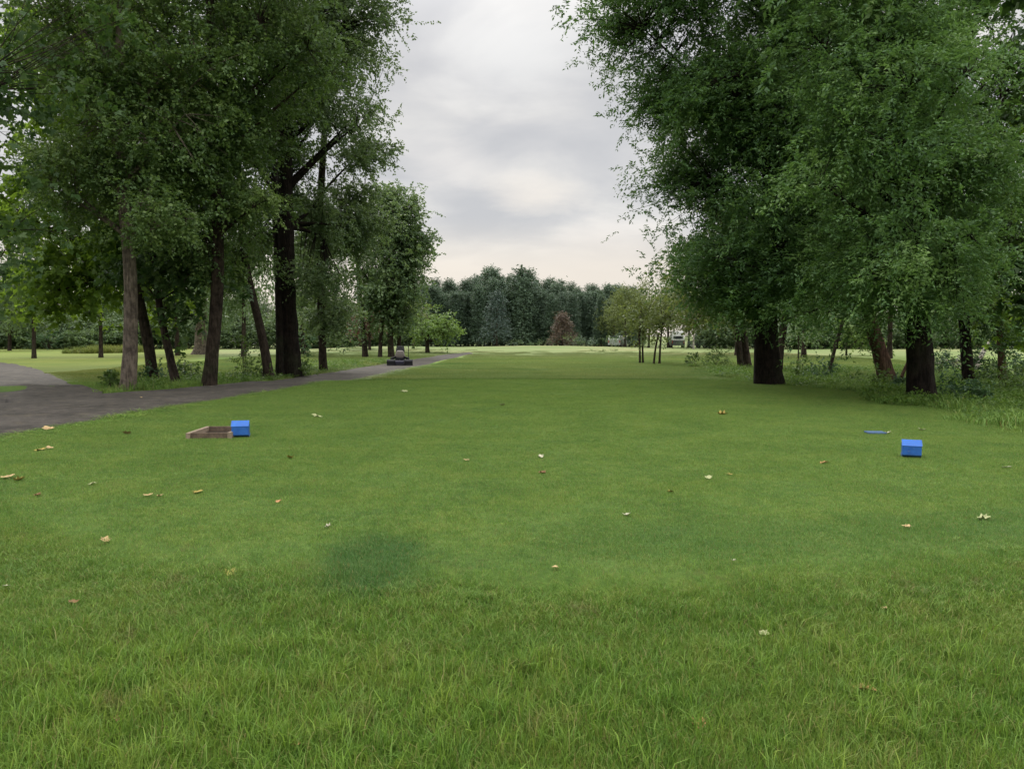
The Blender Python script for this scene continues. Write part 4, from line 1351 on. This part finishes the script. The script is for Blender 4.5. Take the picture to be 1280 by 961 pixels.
# flat blue plaque let into the turf
g = G(1094, 542)
k = g[1] / FPX
pl = bm_obj('ground_plaque', lambda bm: add_box(bm, (0, 0, 0.02), (22 * k, 0.2, 0.022)), mat_plain('faded_blue_plate', (0.06, 0.11, 0.2), 0.6, 0.3, var=0.3, nscale=30), bev=0.004)
pl.location = g
pl.rotation_euler = (0.03, 0.0, -0.05)
tag(pl, 'flat faded blue plaque lying in the turf behind the right tee marker', 'plaque')


# fallen leaves
def leaf_litter_mesh(seed, curl):
    r = np.random.default_rng(seed)
    bm = bmesh.new()
    out_ = [(0, -0.5), (0.16, -0.36), (0.42, -0.3), (0.3, -0.1), (0.48, 0.12), (0.24, 0.16), (0.2, 0.36), (0, 0.55), (-0.18, 0.38), (-0.25, 0.15), (-0.46, 0.14), (-0.3, -0.1), (-0.4, -0.28), (-0.15, -0.36)]
    rings = []
    for s in (0.0, 0.55, 1.0):
        ring = []
        for (x, y) in out_:
            x2, y2 = x * s * r.uniform(.92, 1.08), y * s
            z = curl * (x2 * x2 * 1.6 + y2 * y2 * 0.7) + 0.06 * math.sin(5 * x2 + 2 * y2 + seed) + 0.035 * r.normal()
            ring.append((x2, y2, z))
        rings.append(ring)
    c = bm.verts.new((0, 0, 0))
    vs = [[bm.verts.new(p) for p in rg_] for rg_ in rings[1:]]
    n = len(out_)
    for i in range(n):
        j = (i + 1) % n
        bm.faces.new((c, vs[0][i], vs[0][j]))
        bm.faces.new((vs[0][i], vs[1][i], vs[1][j], vs[0][j]))
    a = bm.verts.new((0.012, -0.5, 0.02))
    b2 = bm.verts.new((-0.012, -0.5, 0.02))
    d = bm.verts.new((0.05, -0.85, 0.1))
    bm.faces.new((a, b2, d))
    me = bpy.data.meshes.new('fallen_leaf')
    bm.to_mesh(me)
    bm.free()
    return me


LEAFC = {k_: tuple(0.85 * q for q in v_) for k_, v_ in {'tan': (0.5, 0.36, 0.18), 'brown': (0.22, 0.12, 0.055), 'orange': (0.5, 0.27, 0.12), 'pale': (0.42, 0.44, 0.22), 'ochre': (0.38, 0.29, 0.08), 'cream': (0.55, 0.52, 0.38), 'yellow': (0.4, 0.36, 0.1)}.items()}
LEAFM = {}
for nme, c in LEAFC.items():
    LEAFM[nme] = [mat_plain('leaf_litter_' + nme, c, 0.75, 0.2, var=0.35, nscale=3)]
LMESH = {}
for nme in LEAFC:
    for s in range(3):
        me = leaf_litter_mesh(300 + s * 7 + len(nme), 0.1 + 0.35 * s)
        me.materials.append(LEAFM[nme][0])
        LMESH[(nme, s)] = me
rl = np.random.default_rng(9)
FALLEN = [
    (1080, 868, 27, 'orange', 'large orange-tan dry leaf in the long grass at lower right, biggest of the fallen leaves'),
    (874, 914, 20, 'orange', 'curled orange-brown leaf near the bottom edge, left of the largest dry leaf'),
    (132, 678, 13, 'tan', 'bright tan three-pointed leaf on the left of the near tee edge'),
    (92, 758, 12, 'brown', 'curled brown leaf in the rough at the lower left'),
    (150, 908, 14, 'brown', 'flat dull brown leaf low in the rough at lower left'),
    (370, 942, 16, 'orange', 'orange-brown leaf at the bottom edge left of centre'),
    (8, 738, 8, 'cream', 'small whitish petal at the left edge of the rough'),
    (288, 718, 18, 'yellow', 'yellowed leaf flat in the grass left of the dark lush patch'),
    (410, 660, 11, 'cream', 'whitish leaf with a thin stem just above the dark lush patch'),
    (397, 521, 17, 'pale', 'large pale green upturned leaf right of the blue marker by the wooden frame'),
    (783, 645, 12, 'cream', 'pale curled leaf with a dark shadow right of the middle of the tee'),
    (676, 572, 9, 'cream', 'small pale leaf in the middle of the tee'),
    (583, 576, 10, 'tan', 'tan leaf left of the middle of the tee'),
    (678, 592, 12, 'brown', 'brown leaf just below the small pale leaf in the middle'),
    (886, 599, 12, 'pale', 'pale leaf midway between the middle and the right marker'),
    (912, 594, 10, 'ochre', 'ochre leaf close beside a pale leaf right of the middle'),
    (838, 616, 10, 'ochre', 'dull ochre leaf above the pale curled leaf right of the middle'),
    (903, 518, 14, 'ochre', 'ochre leaf far back on the tee below the corner tree'),
    (1030, 579, 12, 'orange', 'orange leaf left of the lone blue marker'),
    (1133, 660, 10, 'tan', 'tan leaf below the lone blue marker'),
    (1230, 650, 14, 'pale', 'long pale green leaf near the right edge of the tee'),
    (1258, 585, 11, 'cream', 'pale leaf right of the lone blue marker near the right edge'),
    (1152, 538, 9, 'cream', 'small pale leaf just behind the lone blue marker'),
    (1110, 542, 8, 'cream', 'small cream leaf touching the flat blue plaque'),
    (1105, 766, 9, 'tan', 'tan leaf lying in the rough at right'),
    (955, 799, 13, 'pale', 'pale leaf lying in the rough right of centre'),
    (917, 703, 6, 'cream', 'tiny whitish petal on the near edge of the tee right of centre'),
    (694, 711, 11, 'tan', 'narrow tan leaf on the near edge of the tee, centre'),
    (10, 598, 16, 'tan', 'cluster-edge tan leaf at the left edge, largest on the left slope'),
    (24, 601, 12, 'ochre', 'ochre leaf beside the largest tan leaf at the left edge'),
    (50, 563, 14, 'ochre', 'ochre leaf near the path at left'),
    (62, 561, 9, 'tan', 'small tan leaf next to an ochre leaf near the path at left'),
    (158, 543, 12, 'tan', 'tan leaf left of the wooden frame'),
    (115, 606, 10, 'pale', 'pale leaf on the left slope below the wooden frame'),
    (185, 621, 12, 'tan', 'left one of two tan leaves side by side below the wooden frame'),
    (200, 622, 10, 'tan', 'right one of two tan leaves side by side below the wooden frame'),
    (247, 616, 14, 'ochre', 'ochre leaf directly below the wooden frame'),
    (47, 620, 9, 'brown', 'brown leaf below the leaves at the left edge'),
    (363, 573, 12, 'ochre', 'ochre leaf right of and below the blue marker by the frame'),
    (348, 628, 9, 'orange', 'small orange leaf between the frame and the dark lush patch'),
    (505, 490, 10, 'pale', 'small pale leaf far back on the left of the tee'),
    (628, 507, 8, 'pale', 'tiny pale leaf far back in the middle of the tee'),
    (180, 498, 11, 'tan', 'tan leaf lying on the asphalt path by the pale trunk'),
    (60, 537, 14, 'tan', 'tan leaf on the asphalt path edge at left'),
]
for i, (px, py, w, c, lab) in enumerate(FALLEN):
    g = G(px, py)
    k = np.linalg.norm(g - np.array([0, 0, CAMH])) / FPX
    o = link('fallen_leaf', LMESH[(c, i % 3)])
    s = max(0.03, w * k * 0.95)
    o.scale = (s, s, s)
    lift = 0.034 if g[1] < 5.0 else (0.016 if g[1] < 27 else 0.012)
    o.location = (g[0], g[1], g[2] + lift)
    o.rotation_euler = (rl.uniform(-0.05, 0.3), rl.uniform(-0.2, 0.2), rl.uniform(0, 6.28))
    tag(o, lab, 'fallen leaf', 'fallen leaves scattered over the lawn')

# parked reel mower on the path, seen from the front
g = G(500, 457)
mw = thing('reel_mower', 'dark ride-on reel mower with low cutting units parked on the cart path', 'mower', g, 0.12)


def mow_wheel(x, y, rad, wd):
    w = bm_obj('wheel', lambda bm: add_cyl(bm, (x, y, rad), rad * 0.55, wd * 1.02, 'X', 20), M_RIM, mw)
    bm_obj('tyre', lambda bm: add_cyl(bm, (x, y, rad), rad, wd, 'X', 26), M_RUBBER, w, True, 0.02)


for x in (-0.42, 0.42):
    mow_wheel(x, 0.15, 0.23, 0.2)
mow_wheel(0.0, 1.25, 0.22, 0.2)
for cx, cy, rr_, zz in ((-0.47, -0.45, 0.17, 0.19), (0.47, -0.45, 0.17, 0.19), (0.0, -0.66, 0.15, 0.16)):
    def reel(bm, cx=cx, cy=cy, rr_=rr_, zz=zz):
        add_cyl(bm, (cx, cy, zz), rr_, 0.4, 'X', 22)
        for s in (-1, 1):
            add_cyl(bm, (cx + s * 0.215, cy, zz), rr_ * 1.06, 0.035, 'X', 22)
    u = bm_obj('cutting_unit', reel, M_PURPLE if cx == 0 else M_DARKMETAL, mw, True, bev=0.01)

    def roller(bm, cx=cx, cy=cy):
        add_cyl(bm, (cx, cy - 0.16, 0.06), 0.055, 0.42, 'X', 14)
    bm_obj('roller', roller, M_DARKMETAL, u, True)


def chassis(bm):
    add_box(bm, (0, 0.45, 0.33), (0.5, 1.5, 0.1))
    add_box(bm, (0, 0.15, 0.27), (0.75, 0.12, 0.1))
    for s in (-1, 1):
        add_bar(bm, (0, -0.1, 0.36), (0.46 * s, -0.4, 0.3), 0.03)
    add_bar(bm, (0, -0.1, 0.36), (0, -0.55, 0.3), 0.03)


bm_obj('chassis', chassis, M_DARKMETAL, mw)
bm_obj('floor_panel', lambda bm: add_box(bm, (0, 0.0, 0.42), (0.78, 0.55, 0.06), (0, 0, 0), (.9, .9)), M_DARKMETAL, mw, bev=0.012)
bm_obj('engine_cover', lambda bm: add_box(bm, (0, 0.05, 0.64), (0.62, 0.62, 0.4), (0, 0, 0), (0.6, 0.75)), M_TAN, mw, True, bev=0.1)


def fender(bm):
    for s in (-1, 1):
        add_box(bm, (0.36 * s, -0.05, 0.45), (0.34, 0.5, 0.07), (0, 0.35 * s, 0))


bm_obj('fender', fender, M_DARKMETAL, mw, bev=0.01)


def seat(bm):
    add_box(bm, (0, 0.9, 0.72), (0.46, 0.42, 0.1))
    add_box(bm, (0, 1.12, 0.9), (0.52, 0.12, 0.36), (-0.15, 0, 0), (0.8, 0.8))


bm_obj('seat', seat, M_SEAT, mw, True, bev=0.045)


def steer(bm):
    add_bar(bm, (0, 0.42, 0.42), (0, 0.55, 0.88), 0.025)
    n = 18
    c = Vector((0, 0.56, 0.9))
    rot = Matrix.Rotation(0.6, 3, 'X')
    pr_ = [c + rot @ Vector((0.18 * math.cos(2 * PI * i / n), 0.18 * math.sin(2 * PI * i / n), 0)) for i in range(n)]
    for i in range(n):
        add_bar(bm, pr_[i], pr_[(i + 1) % n], 0.016, 6)
    for i in (0, 6, 12):
        add_bar(bm, c, pr_[i], 0.012, 6)


bm_obj('steering_wheel', steer, M_DARKMETAL, mw)
bm_obj('control_lever', lambda bm: (add_bar(bm, (0.46, 0.45, 0.45), (0.47, 0.45, 1.04), 0.018), add_box(bm, (0.47, 0.45, 1.03), (0.05, 0.04, 0.08))), M_DARKMETAL, mw)


# vehicles at the meadow edge
def parked_vehicle(label, px, py, Y, rz, lower, upper, Lg=4.6, Hh=1.9, group='vehicles parked beyond the right meadow'):
    p = P(px, py, Y)
    x = p[0]
    v = thing('parked_vehicle', label, 'vehicle', (x, Y, float(H(x, Y))), rz, group)
    W = 1.8
    prof_l = [(-Lg / 2, 0.35), (Lg / 2, 0.35), (Lg / 2, 0.8), (Lg * 0.46, 0.92), (Lg * 0.22, 1.02), (-Lg / 2 + .03, 1.05)]
    prof_u = [(-Lg / 2 + 0.02, 1.06), (Lg * 0.22, 1.03), (Lg * 0.12, Hh * 0.93), (Lg * 0.06, Hh), (-Lg / 2 + 0.2, Hh), (-Lg / 2 + 0.06, Hh * 0.95)]

    def prism(prof, w, top=1.0):
        def b(bm):
            a = [bm.verts.new((X_, -w / 2 * (1 if z < 1.2 else top), z)) for X_, z in prof]
            c = [bm.verts.new((X_, w / 2 * (1 if z < 1.2 else top), z)) for X_, z in prof]
            bm.faces.new(a)
            bm.faces.new(c[::-1])
            for i in range(len(prof)):
                j = (i + 1) % len(prof)
                bm.faces.new((a[j], a[i], c[i], c[j]))
        return b
    bm_obj('body', prism(prof_l, W), lower, v, bev=0.04)
    bm_obj('cab', prism(prof_u, W * 0.97, 0.86), upper, v, bev=0.05)
    for s in (-1, 1):
        for xx, ww in ((0.55, 0.8), (-0.5, 1.0), (-1.55, 0.8)):
            bm_obj('window', lambda bm, s=s, xx=xx, ww=ww: add_box(bm, (xx * Lg / 4.6, s * W * 0.462, 1.32), (ww, 0.03, 0.38), (s * 0.16, 0, 0)), M_GLASS, v)
    bm_obj('windscreen', lambda bm: add_box(bm, (Lg * 0.178, 0, 1.4), (0.03, W * 0.78, 0.6), (0, -0.5, 0)), M_GLASS, v)
    bm_obj('rear_window', lambda bm: add_box(bm, (-Lg / 2 + 0.03, 0, 1.42), (0.03, W * 0.72, 0.4)), M_GLASS, v)
    for sx in (-1, 1):
        for sy in (-1, 1):
            w = bm_obj('wheel', lambda bm, sx=sx, sy=sy: add_cyl(bm, (sx * Lg * 0.31, sy * W * 0.45, 0.34), 0.2, 0.21, 'Y', 18), M_RIM, v)
            bm_obj('tyre', lambda bm, sx=sx, sy=sy: add_cyl(bm, (sx * Lg * 0.31, sy * W * 0.45, 0.34), 0.34, 0.2, 'Y', 22), M_RUBBER, w, True, 0.02)
    for sy in (-1, 1):
        bm_obj('headlight', lambda bm, sy=sy: add_box(bm, (Lg / 2 + 0.005, sy * W * 0.36, 0.74), (0.04, 0.3, 0.13)), M_RIM, v)
        bm_obj('tail_light', lambda bm, sy=sy: add_box(bm, (-Lg / 2 - 0.005, sy * W * 0.43, 0.82), (0.04, 0.14, 0.3)), M_REDL, v)
    return v


parked_vehicle('white-roofed vehicle with a dark lower body parked right of the pale birch', 877, 434, 103, 2.4, M_GREYP, M_WHITE, 3.1, 2.15)
parked_vehicle('smaller white vehicle half hidden by bushes left of the pale birch', 846, 434, 109, 1.45, M_GREYP, M_WHITE, 4.2, 2.3)
parked_vehicle('pale grey vehicle behind the low hedge, left of the pair of young trees', 772, 434, 110, 1.2, M_GREYWALL, M_WHITE, 4.0, 1.6)

for i, px in enumerate((640, 649, 663, 676, 688, 716, 727)):
    make_shrub('hedge_bush', 'pale low bush at the foot of the dark forest wall', px, 431, 11, (6, 7, 5, 7, 6, 7, 6)[i], M_BELT, 280 + i, 'far', 2.6, 'pale bushes below the forest wall', Y=112, lscale=.6, cat='bush')

# grey shed behind the right meadow
p = P(1027, 436, 104)
sh = thing('grey_shed', 'low grey shed with a shallow roof at the far side of the right meadow', 'shed', (p[0], 104, float(H(p[0], 104))), 0.15)


def shed_wall(bm):
    add_box(bm, (0, 0, 0.75), (3.0, 2.4, 1.5))
    for i in range(7):
        add_box(bm, (0, -1.21, 0.15 + i * 0.2), (3.0, 0.03, 0.03))


bm_obj('wall', shed_wall, M_GREYWALL, sh)


def shed_roof(bm):
    for s in (-1, 1):
        add_box(bm, (0, s * 0.66, 1.68), (3.3, 1.45, 0.07), (-s * 0.3, 0, 0))


bm_obj('roof', shed_roof, mat_plain('shed_roof', (0.2, 0.21, 0.21), 0.7, 0.2), sh)
d_ = bm_obj('door', lambda bm: add_box(bm, (0.6, -1.235, 0.62), (0.8, 0.05, 1.2)), M_GREYP, sh)
bm_obj('handle', lambda bm: add_box(bm, (0.32, -1.275, 0.62), (0.04, 0.03, 0.14)), M_RIM, d_)

# brush pile of pale sticks and a leaning log, right side
rb_ = np.random.default_rng(44)
g = G(1198, 463)
bp = thing('brush_pile', 'loose pile of pale dead branches behind the stout near trunk', 'brush pile', g)
for i in range(46):
    a = rb_.uniform(-0.9, 0.9)
    c = np.array([rb_.uniform(-1.2, 1.0), rb_.uniform(-0.7, 0.7), rb_.uniform(0.05, 0.75)])
    ln = rb_.uniform(0.5, 1.3)
    d = np.array([math.cos(a), rb_.uniform(-0.5, 0.5), math.sin(a) * 0.35]) * ln * 0.5
    pts_ = np.stack([c - d, c + np.array([0, 0, 0.05]) * rb_.normal(), c + d * 0.6 + np.array([0, 0, 0.06]), c + d])
    pts_[:, 2] = np.maximum(pts_[:, 2], 0.02)
    v, f = tubes(pts_[None], np.array([[0.022, 0.02, 0.014, 0.007]]), 6)
    link('branch', np_mesh('branch', v, [f], B_PALE if i % 3 else B_RED, smooth=True), bp)


def log_thing(name, label, cat, pts3, rads, mat):
    o = np.asarray(pts3[0], float)
    v, f, _, _ = trunk_mesh_arrays(np.asarray(pts3) - o, rads, 12, rb_, 0.1, 0.08)
    ob = link(name, np_mesh(name, v, [f], mat, smooth=True))
    ob.location = o
    tag(ob, label, cat)
    return ob


a = G(1219, 462)
log_thing('leaning_log', 'pale broken log leaning right beside the brush pile', 'log', [a - np.array([0, 0, .05]), P(1224, 450, a[1]), P(1231, 437, a[1] + .2), P(1238, 425, a[1] + .5)], [0.12, 0.12, 0.1, 0.06], B_PALE)
a = G(1122, 482)
log_thing('fallen_branch', 'thin reddish branch propped up beside the leaning reddish tree', 'branch', [a - np.array([0, 0, .03]), P(1128, 468, a[1]), P(1134, 455, a[1] + .2), P(1141, 440, a[1] + .5)], [0.07, 0.06, 0.05, 0.03], B_RED)
a = G(1110, 482)
log_thing('fallen_log', 'short dark log lying at the foot of the leaning reddish tree', 'log', [a + np.array([-.1, 0, .08]), a + np.array([.3, .05, .12]), a + np.array([.65, .1, .1]), a + np.array([0.95, .1, .07])], [0.11, 0.12, 0.1, 0.06], B_DARK)

# ================================================================== LIGHT
w = bpy.data.worlds.new('World')
SC.world = w
w.use_nodes = True
nt = w.node_tree
nt.nodes.clear()
SUN_EL, SUN_ROT = math.radians(38), math.radians(-18)
sky = nt.nodes.new('ShaderNodeTexSky')
sky.sky_type = 'NISHITA'
sky.sun_disc = False
sky.sun_elevation = SUN_EL
sky.sun_rotation = SUN_ROT
b1 = nt.nodes.new('ShaderNodeBackground')
b1.inputs['Strength'].default_value = 0.1
L(nt, sky.outputs[0], b1.inputs['Color'])
tc = nt.nodes.new('ShaderNodeTexCoord')
sp = nt.nodes.new('ShaderNodeSeparateXYZ')
L(nt, tc.outputs['Generated'], sp.inputs[0])
zc = mth(nt, 'MAXIMUM', sp.outputs[2], 0.0)
den = mth(nt, 'ADD', zc, 0.16)
cv = nt.nodes.new('ShaderNodeCombineXYZ')
L(nt, mth(nt, 'DIVIDE', sp.outputs[0], den), cv.inputs[0])
L(nt, mth(nt, 'DIVIDE', sp.outputs[1], den), cv.inputs[1])
n1 = noise(nt, cv.outputs[0], 1.7, 6, 0.5, 0.3)
n2 = noise(nt, cv.outputs[0], 0.45, 4, 0.5)
nn = mth(nt, 'ADD', mth(nt, 'MULTIPLY', n1, 0.62), mth(nt, 'MULTIPLY', n2, 0.38))
cl = ramp(nt, nn, [(0.4, (0.575, 0.58, 0.6)), (0.48, (0.645, 0.643, 0.652)), (0.55, (0.755, 0.742, 0.726)), (0.62, (0.91, 0.88, 0.835))])
for (px_, py_, rad_c, amt, colr) in ((662, 250, 0.06, 0.7, (0.96, 0.89, 0.8)), (640, 70, 0.1, 0.75, (0.9, 0.895, 0.88)), (560, 205, 0.06, 0.5, (0.9, 0.86, 0.82)), (760, 300, 0.06, 0.4, (0.84, 0.79, 0.76))):
    d_ = ray(px_, py_)
    d_ = d_ / np.linalg.norm(d_)
    vs_ = nt.nodes.new('ShaderNodeVectorMath')
    vs_.operation = 'SUBTRACT'
    L(nt, tc.outputs['Generated'], vs_.inputs[0])
    vs_.inputs[1].default_value = tuple(d_)
    vk_ = nt.nodes.new('ShaderNodeVectorMath')
    vk_.operation = 'MULTIPLY'
    L(nt, vs_.outputs[0], vk_.inputs[0])
    vk_.inputs[1].default_value = (0.6, 1, 1.5)
    vl_ = nt.nodes.new('ShaderNodeVectorMath')
    vl_.operation = 'LENGTH'
    L(nt, vk_.outputs[0], vl_.inputs[0])
    dd_ = mth(nt, 'ADD', vl_.outputs['Value'], mth(nt, 'MULTIPLY', mth(nt, 'SUBTRACT', n1, 0.5), -rad_c * 2.2))
    cl = mix(nt, mth(nt, 'MULTIPLY', maprange(nt, dd_, 0.0, rad_c, 1.0, 0.0), amt), cl, colr)
# warm bright band near the horizon, brighter overhead as under any even overcast
hz = maprange(nt, zc, 0.075, 0.15, 1.0, 0.0)
cl = mix(nt, mth(nt, 'MULTIPLY', hz, 0.85), cl, (0.9, 0.815, 0.72))
zen = maprange(nt, zc, 0.3, 0.85, 1.0, 4.6)
vm = nt.nodes.new('ShaderNodeVectorMath')
vm.operation = 'SCALE'
L(nt, cl, vm.inputs[0])
L(nt, zen, vm.inputs['Scale'])
b2 = nt.nodes.new('ShaderNodeBackground')
b2.inputs['Strength'].default_value = 1.0
L(nt, vm.outputs[0], b2.inputs['Color'])
mx = nt.nodes.new('ShaderNodeMixShader')
mx.inputs[0].default_value = 0.93
L(nt, b1.outputs[0], mx.inputs[1])
L(nt, b2.outputs[0], mx.inputs[2])
wo = nt.nodes.new('ShaderNodeOutputWorld')
L(nt, mx.outputs[0], wo.inputs['Surface'])

sd = bpy.data.lights.new('sun', 'SUN')
sd.energy = 1.5
sd.angle = math.radians(20)
sd.color = (1.0, 0.95, 0.87)
so = bpy.data.objects.new('sun', sd)
COL.objects.link(so)
# sky sun_rotation r is measured clockwise from +Y
dirv = Vector((math.sin(SUN_ROT) * math.cos(SUN_EL), math.cos(SUN_ROT) * math.cos(SUN_EL), math.sin(SUN_EL)))
so.rotation_euler = dirv.to_track_quat('Z', 'Y').to_euler()
so.location = (0, 0, 60)

# ================================================================== CAMERA
cd = bpy.data.cameras.new('camera')
cd.sensor_width = 36
cd.lens = FPX / 1280 * 36
cd.clip_start = 0.05
cd.clip_end = 5000
co = bpy.data.objects.new('camera', cd)
COL.objects.link(co)
co.location = (0, 0, CAMH)
co.rotation_euler = (PI / 2 - PITCH, 0, 0)
SC.camera = co

SC.view_settings.view_transform = 'Standard'
SC.view_settings.look = 'None'
SC.view_settings.exposure = 0
SC.view_settings.gamma = 1
SC.cycles.max_bounces = 6
SC.cycles.diffuse_bounces = 3
SC.cycles.glossy_bounces = 2
SC.cycles.transmission_bounces = 4
SC.cycles.use_denoising = True
